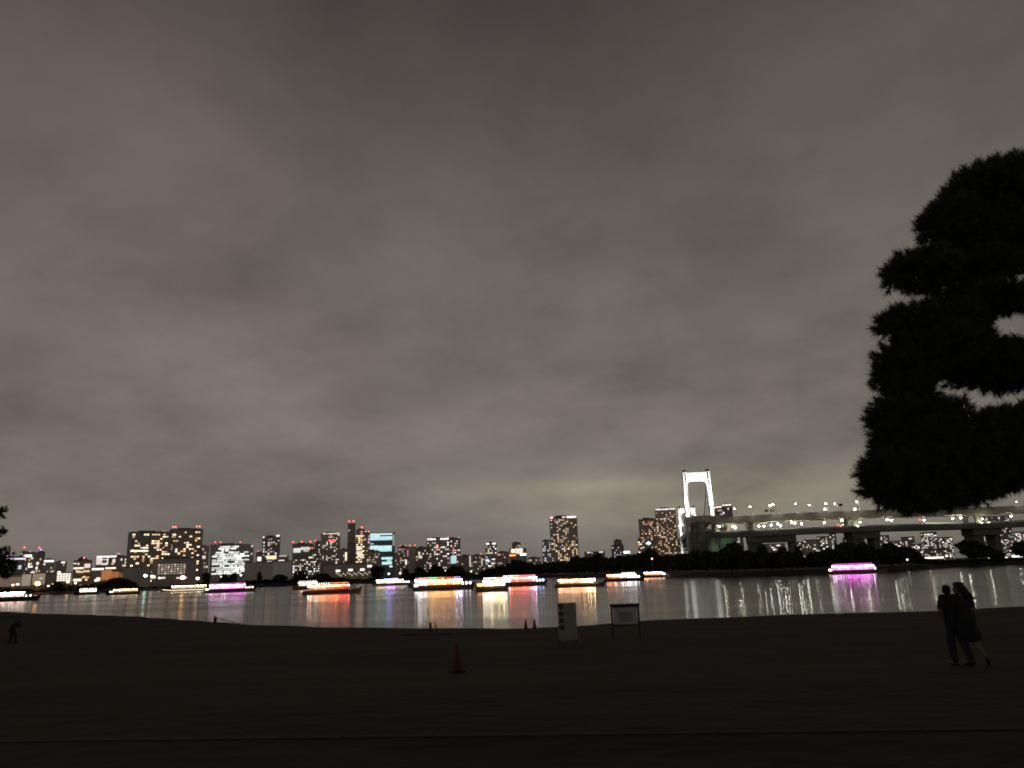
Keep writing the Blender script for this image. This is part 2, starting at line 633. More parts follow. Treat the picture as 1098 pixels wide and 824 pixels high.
def water_mat():
    m, nt, b = new_mat('sea_water')
    b.inputs['Base Color'].default_value = (0.006, 0.008, 0.008, 1)
    b.inputs['IOR'].default_value = 1.333
    b.inputs['Specular IOR Level'].default_value = 0.5
    ge = nd(nt, 'ShaderNodeNewGeometry')

    def nz(scale, detail, stretch, rough=0.5):
        mp = nd(nt, 'ShaderNodeMapping')
        mp.inputs['Scale'].default_value = stretch
        nt.links.new(ge.outputs['Position'], mp.inputs['Vector'])
        n = nd(nt, 'ShaderNodeTexNoise')
        n.inputs['Scale'].default_value = scale
        n.inputs['Detail'].default_value = detail
        n.inputs['Roughness'].default_value = rough
        nt.links.new(mp.outputs[0], n.inputs['Vector'])
        return n.outputs['Fac']
    # ruffled and calm patches drawn out along the wind
    pat = nz(1.0, 3, (0.0035, 0.022, 1))
    mr = nd(nt, 'ShaderNodeMapRange')
    mr.inputs[1].default_value = 0.38
    mr.inputs[2].default_value = 0.62
    mr.inputs[3].default_value = WATER_ROUGH[0]
    mr.inputs[4].default_value = WATER_ROUGH[1]
    nt.links.new(pat, mr.inputs[0])
    nt.links.new(mr.outputs[0], b.inputs['Roughness'])
    w1 = nz(1.0, 2, (0.025, 0.36, 1))
    w2 = nz(1.0, 3, (0.12, 2.2, 1))
    # wind waves with their crests along the shore: steeper along y than along x
    b.inputs['Anisotropic'].default_value = 0.88
    tg = nd(nt, 'ShaderNodeCombineXYZ')
    tg.inputs['Y'].default_value = 1.0
    nt.links.new(tg.outputs[0], b.inputs['Tangent'])
    ad = nd(nt, 'ShaderNodeMath', operation='MULTIPLY_ADD')
    ad.inputs[1].default_value = 0.22
    nt.links.new(w2, ad.inputs[0])
    w3 = nz(1.0, 2, (0.45, 0.8, 1))
    a3 = nd(nt, 'ShaderNodeMath', operation='MULTIPLY_ADD')
    a3.inputs[1].default_value = 0.35
    nt.links.new(w3, a3.inputs[0])
    nt.links.new(w1, a3.inputs[2])
    nt.links.new(a3.outputs[0], ad.inputs[2])
    bp = nd(nt, 'ShaderNodeBump')
    bp.inputs['Strength'].default_value = 1.0
    bp.inputs['Distance'].default_value = WATER_BUMP
    nt.links.new(ad.outputs[0], bp.inputs['Height'])
    nt.links.new(bp.outputs['Normal'], b.inputs['Normal'])
    return m


WATER_ROUGH = (0.115, 0.15)
WATER_BUMP = 0.015
wm = MB()
wm.add([(-9000, 30, 0), (9000, 30, 0), (9000, 12000, 0), (-9000, 12000, 0)], [(0, 1, 2, 3)])
tag(wm.build('water', water_mat()), kind='structure')

# far shore: land sheet and its sloping stone bank
SHORE = [(-500, 800), (60, 800), (150, 830), (250, 850), (390, 790), (500, 800), (590, 760), (660, 560), (720, 420), (800, 350), (900, 330),
         (960, 350), (1000, 385), (1050, 430), (1200, 450), (1700, 460)]


def shore_y(u):
    return float(np.interp(u, [s[0] for s in SHORE], [s[1] for s in SHORE]))


sp = [W(u, 620, Y) for u, Y in SHORE]
LAND_Z = 2.0
lm = MB()
va = [(p.x, p.y + 6, LAND_Z) for p in sp]
vb = [(p.x * 11000 / p.y, 11000, LAND_Z) for p in sp]
n = len(sp)
lm.add(va + vb, [(i, i + 1, n + i + 1, n + i) for i in range(n - 1)])
tag(lm.build('land', M['grass_bank']), kind='structure')
bk = MB()
v0 = [(p.x, p.y - 1.5, -0.6) for p in sp]
v1 = [(p.x, p.y + 4, LAND_Z + 0.15) for p in sp]
v2 = [(p.x, p.y + 7, LAND_Z + 0.15) for p in sp]
bk.add(v0 + v1 + v2, [(i, i + 1, n + i + 1, n + i) for i in range(n - 1)] + [(n + i, n + i + 1, 2 * n + i + 1, 2 * n + i) for i in range(n - 1)])
tag(bk.build('embankment', M['stone_dark']), kind='structure')


# ------------------------------------------------------------------ broadleaf trees of the far shore
def crown_proto(seed, lobes=7, leaves=900, leaf=0.075):
    """Crown of leaf clumps in a unit box: x, y within +-0.5, z from 0 to 1."""
    g = np.random.default_rng(seed)
    cs, rs = [], []
    for i in range(lobes):
        a = g.uniform(0, 2 * PI)
        r_ = g.uniform(0.05, 0.26)
        cs.append((r_ * math.cos(a), r_ * math.sin(a), g.uniform(0.3, 0.72)))
        rs.append(g.uniform(0.19, 0.29))
    cs.append((0, 0, 0.42)); rs.append(0.36)
    cs, rs = np.array(cs), np.array(rs)
    idx = g.integers(0, len(cs), leaves)
    dirs = g.normal(size=(leaves, 3))
    dirs /= np.linalg.norm(dirs, axis=1)[:, None]
    rad = rs[idx] * g.uniform(0.72, 1.06, leaves)
    P = cs[idx] + dirs * rad[:, None] * np.array([1, 1, 0.85])
    P[:, 2] = np.clip(P[:, 2], 0.04, 1.0)
    T = g.normal(size=(leaves, 3)); T /= np.linalg.norm(T, axis=1)[:, None]
    B = np.cross(T, dirs); B /= (np.linalg.norm(B, axis=1)[:, None] + 1e-6)
    s = leaf * g.uniform(0.6, 1.3, leaves)[:, None]
    V = np.stack([P - T * s - B * s * .6, P + T * s - B * s * .6, P + T * s + B * s * .6, P - T * s + B * s * .6], 1).reshape(-1, 3)
    Fc = np.arange(len(V)).reshape(-1, 4)
    return V, Fc


PROTO = [crown_proto(100 + i) for i in range(7)]


def crown_np(k, rot, size):
    V, Fc = PROTO[k % len(PROTO)]
    c, s = math.cos(rot), math.sin(rot)
    X = V[:, 0] * c - V[:, 1] * s
    Y = V[:, 0] * s + V[:, 1] * c
    return np.stack([X * size[0], Y * size[1], V[:, 2] * size[2]], 1), Fc


def treeline(profile, back, step, wpx, seed, Yabs=None):
    """Crowns whose tops follow photo pixels (u, v), standing `back` metres behind the water's edge; returns verts, faces."""
    g = random.Random(seed)
    Vs, Fs, nv = [], [], 0
    us = [p[0] for p in profile]
    vt = [p[1] for p in profile]
    for row in range(2):
        u = us[0] + g.uniform(0, step) + row * step * .5
        while u < us[-1]:
            Y = (Yabs if Yabs else shore_y(u)) + back + row * 16 + g.uniform(-6, 6)
            top = W(u, float(np.interp(u, us, vt)) + g.uniform(-0.6, 1.6) + row * 1.0 * (g.random() < .7), Y)
            wd = wpx * g.uniform(0.8, 1.3) * Y / F
            h = max(top.z - LAND_Z, 2.0)
            V, Fc = crown_np(g.randrange(7), g.uniform(0, 6.28), (wd, wd, h * 0.98 + 0.0))
            Vs.append(V + np.array([top.x, Y, LAND_Z - 0.0])); Fs.append(Fc + nv); nv += len(V)
            u += step * g.uniform(0.7, 1.3)
    return np.concatenate(Vs), np.concatenate(Fs)


def woodland(parts, name='woodland'):
    Vs, Fs, nv = [], [], 0
    for args in parts:
        V, Fc = treeline(*args)
        Vs.append(V); Fs.append(Fc + nv); nv += len(V)
    o = link(name, np_mesh(name, np.concatenate(Vs), np.concatenate(Fs), M['leaf']))
    return tag(o, kind='stuff')


# continuous dark belts of trees along the water
woodland([([(-60, 627), (10, 629), (40, 631), (50, 629)], 14, 6, 9, 1),
          ([(50, 629), (60, 628), (90, 625.5), (110, 623), (122, 620), (135, 619), (146, 624), (150, 629), (200, 628)], 14, 5, 9, 2),
          ([(200, 628), (215, 624), (262, 622), (300, 620), (312, 620), (320, 619), (340, 617), (352, 616), (362, 618), (380, 620), (400, 619), (455, 617)], 14, 6, 9, 3)])
woodland([([(440, 614), (446, 612), (452, 610), (458, 612), (496, 608), (504, 615), (515, 618)], 14, 5, 10, 4),
          ([(515, 612), (524, 608), (532, 606), (545, 602), (552, 600), (560, 601), (575, 602), (590, 601), (612, 599), (622, 596), (632, 594), (645, 595)], 16, 5, 11, 5),
          ([(645, 595), (660, 595), (672, 594), (684, 590), (690, 588), (700, 589), (708, 593), (720, 592), (735, 589), (748, 587), (762, 588)], 16, 5, 12, 6)])
woodland([([(755, 588), (772, 587), (800, 588), (830, 590), (850, 591), (862, 593), (874, 588), (890, 586), (935, 585), (958, 583), (972, 583), (984, 588)], 16, 6, 14, 7),
          ([(980, 592), (992, 598), (1010, 600), (1100, 600), (1160, 598), (1250, 592)], 8, 6, 14, 8)])


def tree(u, vtop, wpx, back, k, label, group=None, vbase=None):
    Y = shore_y(u) + back
    top = W(u, vtop, Y)
    wd = wpx * Y / F
    h = top.z - LAND_Z
    r_ = empty('tree', (top.x, Y, LAND_Z), k * 1.3, label, 'tree', group)
    V, Fc = crown_np(k, 0, (wd, wd, h * 0.92))
    V[:, 2] += h * 0.08
    link('crown', np_mesh('crown', V, Fc, M['leaf']), r_)
    t = MB()
    t.tube([(0, 0, 0), (0.05 * wd, 0, h * .25), (0, 0.03 * wd, h * .6)], [0.035 * wd, 0.028 * wd, 0.012 * wd], 8)
    for a in (0.4, 2.3, 4.4):
        t.tube([(0, 0, h * .25), (0.25 * wd * math.cos(a), 0.25 * wd * math.sin(a), h * .6)], [0.018 * wd, 0.006 * wd], 6)
    t.build('trunk', M['bark'], r_)
    return r_


for k, (u, v, w_, back, lab) in enumerate([
    (62, 623, 15, 5, 'dark bushy tree on the far bank in front of the white lit grid building'),
    (128, 618.5, 24, 5, 'broad dark tree on the far bank below the left dark apartment tower'),
    (221, 613, 11, 5, 'dark upright tree at the left end of the pink boat'),
    (240, 614, 12, 5, 'dark tree on the far bank directly behind the middle of the pink boat'),
    (251, 612, 10, 5, 'narrow dark tree on the far bank below the white striped office block'),
    (279, 612, 7, 5, 'thin dark tree standing up against the pale windowless block'),
    (300, 614, 19, 5, 'rounded dark tree in front of the pale lit warehouse wall'),
    (322, 612, 16, 5, 'dark domed tree below the tower with the white lit band'),
    (345, 614, 17, 5, 'dark spreading tree above the red lantern boat'),
    (405, 606, 17, 6, 'round dark tree in front of the cyan lit office block'),
    (435, 608.5, 11, 6, 'small round dark tree right of the cyan lit office block'),
    (450, 606, 13, 6, 'dark round tree below the dim block left of the twin crowned towers'),
    (466, 604.5, 21, 6, 'wide dark tree behind the pink lit boat'),
    (489, 604, 22, 6, 'wide dark tree below the small cyan lit slab'),
    (553, 599, 18, 6, 'dark tree at the peak of the wooded island below the bright stepped building'),
    (618, 595, 18, 6, 'dark tree at the foot of the tall warm lit apartment tower'),
    (640, 592, 13, 6, 'tall dark tree on the wooded shore above the warm lantern boat'),
    (697, 586, 22, 8, 'tall dark tree below the brown apartment block left of the bridge'),
    (782, 576.5, 30, 10, 'large dark domed tree under the near end of the bridge viaduct'),
    (818, 581, 19, 10, 'dark tree under the bridge between the pale pier and the portal pier'),
    (838, 581, 15, 10, 'dark tree just left of the leg of the first portal pier'),
    (855, 583, 9, 10, 'little dark tree just right of the first portal pier'),
    (905, 579, 26, 10, 'dark tree below the second portal pier behind the magenta boat'),
    (927, 580, 20, 10, 'dark leafy tree under the bridge right above the bow of the magenta boat'),
    (952, 579.5, 26, 10, 'dark tree right of the magenta boat below the low pine branches'),
    (1041, 575.5, 38, 10, 'big dark round tree standing alone in front of the third bridge pier'),
    (1066, 589, 20, 10, 'low dark tree just right of the big round tree'),
    (1094, 576, 28, 10, 'dark tree at the right edge of the photo under the bridge deck'),
]):
    tree(u, v, w_, back, k, lab)


# ------------------------------------------------------------------ pine trees with cloud-pruned pads of needles
def pine_pad(center, hx, hy, hz, tufts, seed, nl=0.12, per=26, wd=0.006):
    """Needle tufts over and inside a flattened ellipsoid."""
    g = np.random.default_rng(seed)
    d = g.normal(size=(tufts, 3)); d /= np.linalg.norm(d, axis=1)[:, None]
    rad = g.uniform(0.15, 1.0, tufts) ** 0.45
    wob = 1 + 0.16 * np.sin(d[:, 0] * 5 + seed) * np.cos(d[:, 1] * 4 + d[:, 2] * 3 + seed)
    P = d * (rad * wob)[:, None] * np.array([hx, hy, hz])
    A = d * np.array([1 / hx, 1 / hy, 1 / hz]) * min(hx, hz)
    A[:, 2] += 0.35
    A += g.normal(scale=0.25, size=A.shape)
    A /= np.linalg.norm(A, axis=1)[:, None]
    P = np.repeat(P, per, 0); A = np.repeat(A, per, 0)
    N = len(P)
    dirs = A + g.normal(scale=0.62, size=(N, 3)); dirs /= np.linalg.norm(dirs, axis=1)[:, None]
    st = P + A * g.uniform(-0.05, 0.05, N)[:, None]
    tip = st + dirs * (nl * g.uniform(0.7, 1.15, N))[:, None]
    side = np.cross(dirs, g.normal(size=(N, 3))); side /= (np.linalg.norm(side, axis=1)[:, None] + 1e-6)
    V = np.stack([st - side * wd, st + side * wd, tip], 1).reshape(-1, 3) + np.array(center)
    return V, np.arange(len(V)).reshape(-1, 3)


def pine(label, base, trunk_pts, trunk_r, pads, Y0, seed, nl, per, wd, dens):
    root = empty('pine_tree', base, 0, label, 'tree')
    b = Vector(base)
    t = MB()
    t.tube([p - b for p in trunk_pts], trunk_r, 12)
    t.build('trunk', M['bark'], root, True)
    zs = [p.z for p in trunk_pts]
    tpx = trunk_pts[2].x
    for i, (u, v, hu, hv, dY, hy) in enumerate(pads):
        Y = Y0 + dY
        c = W(u, v, Y)
        s = Y / F * 1.07
        hx, hz = hu * s, hv * s
        nt_ = int(dens * (hu * hv) ** 0.82)
        V, Fc = pine_pad(c - b, hx, hy, hz, nt_, seed + i, nl, per, wd)
        link('foliage_pad', np_mesh('foliage_pad', V, Fc, M['needle']), root)
        br = MB()
        zt = min(max(c.z + 0.02, zs[0] + .3), zs[-1])
        tp = Vector((np.interp(zt, zs, [p.x for p in trunk_pts]), np.interp(zt, zs, [p.y for p in trunk_pts]), zt))
        inner = [W(q[0], q[1], Y0 + q[4]) for q in pads if abs(W(q[0], q[1], Y0).x - tpx) < abs(c.x - tpx) - .15 and q[2] >= 40]
        if abs(u - pads[0][0]) > 35 and inner and Y0 < 15:      # outer pads grow from the limb of the next pad inwards
            tp = min(inner, key=lambda p: (p - c).length)
        mid = (tp + c) / 2 + Vector((0, 0, 0.02))
        br.tube([tp - b, mid - b, c - b - Vector((0, 0, hz * .3))], [0.05 * trunk_r[0] / .17, 0.035 * trunk_r[0] / .17, 0.012 * trunk_r[0] / .17], 7)
        for q in range(7):
            a = q * 0.9 + i
            e = c + Vector((hx * .75 * math.cos(a), hy * .75 * math.sin(a), hz * .2))
            br.tube([c - b - Vector((0, 0, hz * .3)), (c + e) / 2 - b, e - b], [0.016, 0.011, 0.004], 5)
        br.build('branch', M['bark'], root)
    return root


PY = 8.2
pb_ = W(1210, 700, PY)
base = Vector((pb_.x, PY, 3.02))
tpts = [base, base + Vector((0.1, 0.1, 1.2)), base + Vector((-0.12, 0.05, 2.6)), base + Vector((0.05, 0.1, 4.0)), base + Vector((-0.05, 0, 4.9))]
big_pads = [
    (1085, 218, 62, 46, .1, .8), (1018, 238, 28, 18, -.2, .45), (1052, 204, 36, 20, 0, .5), (1110, 195, 50, 28, .2, .6), (1150, 235, 60, 45, 0, .8),
    (1056, 262, 50, 26, .1, .7), (988, 290, 33, 18, -.2, .45), (1046, 293, 44, 18, .1, .6), (1100, 258, 50, 18, 0, .7),
    (1046, 328, 40, 15, .1, .6), (976, 344, 31, 12, -.2, .45), (1088, 320, 34, 9, 0, .5), (1016, 350, 40, 15, .2, .6),
    (1000, 380, 50, 24, 0, .65), (972, 400, 27, 26, .1, .5), (1080, 392, 54, 21, .1, .7), (1036, 378, 34, 18, .1, .5), (1130, 394, 40, 23, .1, .6),
    (972, 428, 25, 13, .1, .45), (958, 444, 24, 9, -.2, .35), (990, 450, 46, 16, .1, .6), (1062, 459, 55, 16, .1, .7), (1100, 458, 45, 12, .1, .6),
    (985, 472, 44, 23, 0, .6), (1065, 480, 60, 22, .1, .7), (1130, 482, 50, 37, .1, .7),
    (958, 502, 31, 16, -.1, .5), (1000, 503, 62, 30, .1, .7), (1070, 499, 58, 25, .1, .7), (962, 521, 30, 17, .1, .45), (985, 531, 36, 14, 0, .5), (1020, 526, 44, 15, .1, .5), (1052, 515, 38, 12, .1, .5)]
pine('large dark pine with layered pads of needles at the right edge', base, tpts, [0.17, 0.15, 0.12, 0.08, 0.03], big_pads, PY, 40, 0.10, 60, 0.0038, 1.8)

b2 = W(-75, 700, 24)
base2 = Vector((b2.x, 24, ground_z(b2.x, 24)))
tp2 = [base2, base2 + Vector((0.1, 0, 1.6)), base2 + Vector((-0.1, 0, 3.2)), base2 + Vector((0, 0, 4.6))]
small_pads = [(-8, 549, 12, 5, 0, .45), (-10, 572, 14, 6, 0, .5), (-6, 594, 15, 5, 0, .5), (-5, 606, 19, 6, 0, .5), (-6, 614, 18, 6, .1, .5), (-45, 560, 30, 14, .1, .6), (-45, 600, 36, 16, .1, .8)]
pine('small dark pine with stepped branch tips at the left edge', base2, tp2, [0.14, 0.12, 0.09, 0.03], small_pads, 24, 90, 0.13, 22, 0.012, 2.2)


# ------------------------------------------------------------------ buildings across the water
def unit_box_mesh(mat):
    b = MB()
    b.box(-.5, .5, -.5, .5, -.5, .5)
    return b.mesh('window', mat)


_wm = {}


def win_mesh(col, s):
    m = lamp_mat(col, s)
    if m.name not in _wm:
        _wm[m.name] = unit_box_mesh(m)
    return _wm[m.name]


def beacon_mesh(col, s):
    m = lamp_mat(col, s)
    k = 'b' + m.name
    if k not in _wm:
        b = MB()
        b.tube([(0, 0, 0), (0, 0, 2.2)], 0.18, 6, 1)
        b.ball((0, 0, 2.9), 1.0, 0, 1.0, 6)
        _wm[k] = b.mesh('beacon', [m, M['dark_metal']])
    return _wm[k]


class Bld:
    def __init__(self, x0, x1, yt, Y, label, cat='building', name='office_building', fac=BROWN, a=0.0, dep=0.7, plant=True, top=None, rbase=None):
        self.x0, self.x1, self.yt, self.Y = x0, x1, yt, Y
        self.xm = xm = (x0 + x1) / 2
        ym = (yt + 620) / 2
        p0, p1 = W(x0, ym, Y), W(x1, ym, Y)
        self.pw = (p1 - p0).length
        self.sx = self.pw / (x1 - x0)
        self.w = self.pw / (math.cos(a) + dep * abs(math.sin(a)))
        self.d = self.w * dep
        c = W(xm, ym, Y)
        self.H = W(xm, yt, Y).z - LAND_Z
        face = math.atan2(-c.x, c.y)          # turns the front towards the viewer
        self.rz = face + a
        self.root = empty(name, (c.x, c.y + self.d / 2, LAND_Z), self.rz, label, cat)
        self.ybase = to_px((c.x, c.y, LAND_Z))[1]
        self.sz = self.H / (self.ybase - yt)
        self.rng = random.Random(int(x0 * 31 + yt * 7))
        self.nwin = 0
        self.over = {}
        H, w, d = self.H, self.w, self.d
        b = MB()
        b.box(-w / 2, w / 2, -d / 2, d / 2, -1, H - 1.2)
        b.build('wall', FAC[fac], self.root)
        r = MB()
        r.box(-w / 2 - .15, w / 2 + .15, -d / 2 - .15, d / 2 + .15, H - 1.197, H)
        r.build('roof', M['concrete'] if fac in (PALE, GREY) else M['pier'], self.root)
        if plant:
            q = MB()
            q.box(-w * .28, w * .1, -d * .2, d * .25, H + .003, H + 2.6)
            q.box(w * .14, w * .3, -d * .1, d * .2, H + .003, H + 1.7)
            q.build('rooftop_plant', M['pier'], self.root)

    def lit(self, x, z, w, h, col, s, face='front', name='window'):
        """One lit pane or glowing wall area at local x (along the face) and height z."""
        t = 0.5
        if face == 'front':
            loc, sc = (x, -self.d / 2 - t / 2 + .1, z), (w, t, h)
        else:
            sg = -1 if face == 'left' else 1
            loc, sc = (sg * (self.w / 2 + t / 2 - .1), x, z), (t, w, h)
        if name == 'window' and self.nwin >= 100:
            self.over.setdefault((col, s), MB()).box(loc[0] - sc[0] / 2, loc[0] + sc[0] / 2, loc[1] - sc[1] / 2, loc[1] + sc[1] / 2, loc[2] - sc[2] / 2, loc[2] + sc[2] / 2)
            return
        self.nwin += name == 'window'
        link(name, win_mesh(col, s), self.root, loc, 0, sc)

    def grid(self, cols, rows, prob, pal, z0=.06, z1=.97, ww=.55, wh=.5, face='front', runs=0.0):
        """Lit panes scattered over a grid of bays and floors. pal: [(colour, strength, weight)]."""
        wid = self.w if face == 'front' else self.d
        zlo = max(z0 * self.H, 0.0)
        zhi = z1 * self.H - 1.4
        cw, rh = wid * .94 / cols, (zhi - zlo) / rows
        last = None
        for i in range(cols):
            cp = prob * self.rng.uniform(.55, 1.45)
            on = False
            for j in range(rows):
                on = self.rng.random() < (cp if not (on and runs) else max(cp, runs))
                if not on:
                    continue
                col, s, _ = self.rng.choices(pal, [p[2] for p in pal])[0]
                w_ = cw * ww * self.rng.choice((1, 1, 1.3))
                self.lit(-wid * .47 + (i + .5) * cw, zlo + (j + .5) * rh, w_, rh * wh, col, s * self.rng.choice((.6, 1, 1, 1.5)), face)
        return self

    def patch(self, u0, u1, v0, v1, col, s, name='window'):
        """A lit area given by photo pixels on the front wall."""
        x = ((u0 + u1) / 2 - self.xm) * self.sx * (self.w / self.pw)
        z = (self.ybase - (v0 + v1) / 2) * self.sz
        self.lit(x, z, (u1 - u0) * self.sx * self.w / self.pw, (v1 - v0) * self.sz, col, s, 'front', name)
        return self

    def beacons(self, us, col=RED, s=6.0, dv=0.0, sc=1.0):
        for u in us:
            x = (u - self.xm) * self.sx * (self.w / self.pw)
            x = max(-self.w * .48, min(self.w * .48, x))
            link('beacon', beacon_mesh(col, s), self.root, (x, -self.d * .4, self.H + dv * self.sz), 0, (.78 * sc * self.Y / 1500,) * 3)
        return self

    def crown(self, u0, u1, col, s, hpx=1.0):
        """Row of lamps that lights the parapet."""
        n = max(2, int((u1 - u0) / 2.6))
        for i in range(n):
            u = u0 + (i + .5) * (u1 - u0) / n
            x = (u - self.xm) * self.sx * (self.w / self.pw)
            link('parapet_lamp', win_mesh(col, s * self.rng.uniform(.6, 1.3)), self.root, (x, -self.d / 2 - .35, self.H - .5 * hpx * self.sz), 0,
                 ((u1 - u0) / n * .8 * self.sx, .5, hpx * self.sz))
        return self

    def done(self):
        for i, ((col, s), b) in enumerate(self.over.items()):
            o = b.build('window', lamp_mat(col, s), self.root)
            o['kind'] = 'stuff'


BL = []


def B(*a, **k):
    b = Bld(*a, **k)
    BL.append(b)
    return b


WPAL = [(WARM, 1.6, 4), (CREAM, 1.6, 3), (AMBER, 1.1, 1), (WARM, .7, 3)]
CPAL = [(WHITE, 1.2, 3), (CREAM, .9, 3), (COOL, .9, 1), (PINK, .6, .6)]
DPAL = [(CREAM, .6, 3), (WHITE, .5, 2), (WARM, .5, 2)]

# far left
b = B(-8, 18, 597.5, 1500, 'office block with lavender lit floors behind the left pine tips', fac=DARK)
b.patch(-6, 18, 599, 600.6, (.8, .75, 1), 1.3).patch(3, 8, 602, 604, COOL, .8).patch(4, 6, 611, 615, (.8, .75, 1), 1.0).patch(12, 15, 607, 611, COOL, .7).patch(0, 2, 605, 608, COOL, .7).beacons([1], ORANGE, 3)
b = B(19, 27.5, 592, 2100, 'slim dark tower with red beacon and white patch near its top, far left', name='tower_block', fac=DARK)
b.patch(23.3, 30, 595.2, 598, WHITE, 1.6).patch(19.5, 21, 593.5, 594.5, CREAM, .8).grid(4, 8, .2, DPAL).beacons([22.3], RED, 7, 2.5, 1.7)
b = B(28, 37, 593, 2250, 'dark tower with two white lit corners left of the blue topped tower', name='tower_block', fac=BROWN)
b.patch(28.3, 30, 604, 609, CREAM, 1.5).patch(30, 33, 607.3, 609, CREAM, 1.5).patch(30.8, 32.6, 598, 600, CREAM, 1.0).grid(4, 9, .2, DPAL).beacons([29], CREAM, 2, 1, .7)
b = B(37.5, 45, 592, 2000, 'narrow dark tower with a red and a blue beacon', name='tower_block', fac=DARK)
b.patch(37.8, 40, 603, 606, CREAM, 1.2).patch(37.5, 39.5, 608, 611, WHITE, 1.0).grid(3, 9, .22, DPAL).beacons([38.8], RED, 7, 2.2, 1.7).beacons([40.6], BLUE, 7, .2, 1.6)
b = B(44.5, 55, 600, 1700, 'grey block with a bright white top floor right of the blue topped tower', fac=GREY)
b.patch(45, 54, 601, 603, WHITE, 1.6).patch(44.6, 46.4, 604.5, 606, WHITE, 1.1).grid(6, 7, .25, DPAL, 0, .8)
b = B(57, 68, 602.5, 2100, 'dim grey tower with one white lamp at its roof corner', name='tower_block', fac=BROWN)
b.patch(62.5, 66, 602.6, 604.2, WHITE, 1.4).grid(6, 7, .12, DPAL)
b = B(-20, 49, 615.5, 1200, 'long pale warehouse wall lit amber along the far left bank', name='warehouse', cat='warehouse', fac=TAN, dep=.3, plant=False)
b.patch(-4, 17, 619, 629, (1, .62, .4), .16, 'wall_glow').patch(17, 25, 616.5, 629, (1, .8, .62), .3, 'wall_glow').patch(26.5, 38, 616, 628, (1, .75, .55), .26, 'wall_glow')  # amber light on the wall put in as weakly glowing panels
b.patch(24, 28, 614.2, 615, WHITE, 1.5).patch(12, 15, 626, 628, CREAM, 1.8).patch(33, 36, 620.5, 622, CREAM, 1.4)
b = B(59, 73, 613.5, 1350, 'low white building with a brightly lit grid of windows', fac=PALE, plant=False)
for i in range(5):
    for j in range(4):
        b.patch(59.6 + i * 2.6, 61.6 + i * 2.6, 615.2 + j * 2.2, 616.7 + j * 2.2, (1, .92, .8), 1.3)
b.patch(59.5, 62.5, 612.8, 615, WHITE, 1.5)
b = B(76, 93.5, 601, 1600, 'stepped building with amber lit floors and one red beacon on top', fac=TAN)
b.patch(76, 79, 604, 605, CREAM, 1.2).patch(80, 81.5, 604, 606, CREAM, 1.0).patch(86.5, 92, 605, 609.5, (1, .8, .66), .9).patch(76.5, 86, 608.8, 610.5, CREAM, 1.5).patch(86, 92, 612, 614, WARM, .9)
b.patch(80, 86, 613, 614.6, WARM, .9).patch(77.5, 85, 621, 623.5, CREAM, 1.4).patch(85, 92, 619, 620.5, AMBER, .8).patch(70, 76, 619, 627, AMBER, .5).beacons([85.5], (1, .1, .2), 7, .5, 1.5).grid(7, 7, .3, WPAL, 0, .7)
b = B(82, 90, 598.5, 1800, 'dark roof block behind the stepped amber building', fac=DARK)
b = B(99.5, 122, 595.5, 1900, 'white lit office frame with big square openings', fac=DARK, plant=False)
b.patch(100, 119, 596.2, 598.2, WHITE, 1.2).patch(100, 105.5, 598.2, 605.8, (1, .88, .82), .8).patch(105.5, 110, 600, 601, (1, .88, .82), .8).patch(105.5, 110, 604, 606.3, (1, .88, .82), .8).patch(110, 111.3, 598.4, 606, (1, .88, .82), .9).beacons([119.5, 121.5], (1, .2, .2), 4, 0, 1.0)
b.patch(115.3, 118, 600, 604, CREAM, .9).patch(114.5, 117, 604.5, 606, CREAM, .7)
b = B(122, 135, 597, 1750, 'brown apartment block with scattered white windows beside the left dark apartment tower', name='apartment_block', fac=BROWN)
b.grid(6, 9, .45, CPAL, .1, .97, .6, .6)
b = B(96, 128, 608.5, 1250, 'low brown hall with two bright white roof lights', name='warehouse', cat='warehouse', fac=BROWN, plant=False, dep=.4)
b.patch(97, 108, 609.3, 611.3, WHITE, 1.6).patch(109.5, 119.5, 608.8, 610.4, CREAM, 1.5).patch(102, 106, 619.5, 623, (1, .7, .5), 2.0)
b = B(107.5, 131, 611, 1230, 'orange floodlit wall of a low building above dark trees', name='warehouse', cat='warehouse', fac=TAN, plant=False, dep=.3)
b.patch(108.5, 118, 611.5, 622, (1, .38, .12), .42, 'wall_glow').patch(118, 125, 613.5, 621, (1, .38, .13), .32, 'wall_glow').patch(125, 131, 615, 620, (1, .42, .2), .18, 'wall_glow')  # orange floodlight on the wall given as the panels' own glow
b = B(131, 158, 608.5, 1240, 'grey windowless hall at the foot of the left dark apartment tower', name='warehouse', cat='warehouse', fac=GREY, plant=False, dep=.4)
# twin dark apartment towers
b = B(133, 176.5, 570.5, 1450, 'left of two wide dark apartment towers with warm scattered windows', name='apartment_tower', cat='apartment tower', fac=DARK, a=.16, dep=.5)
b.grid(14, 22, .3, WPAL, .1, .98, .72, .6, 'front', .45).patch(133.5, 152, 590.4, 592, CREAM, 1.5).beacons([166, 169], (1, .3, .2), 1.5)
b = B(178.5, 212, 567.5, 1480, 'right of two wide dark apartment towers with red roof corner beacons', name='apartment_tower', cat='apartment tower', fac=DARK, a=-.12, dep=.5)
b.grid(11, 22, .27, WPAL, .15, .97, .7, .6, 'front', .4).beacons([181.5, 184], (1, .15, .1), 6, .6, 1.5).beacons([206.5, 209.5], (1, .15, .12), 6, .6, 1.5)
b = B(161, 204, 599, 1300, 'dark roofed building with a dim lit lattice front below the apartment towers', fac=BROWN, dep=.5)
for i in range(9):
    for j in range(5):
        b.patch(166.3 + i * 3.1, 168.3 + i * 3.1, 605.3 + j * 2.3, 606.6 + j * 2.3, (1, .85, .66), .35 if (i * 3 + j) % 5 else .8)
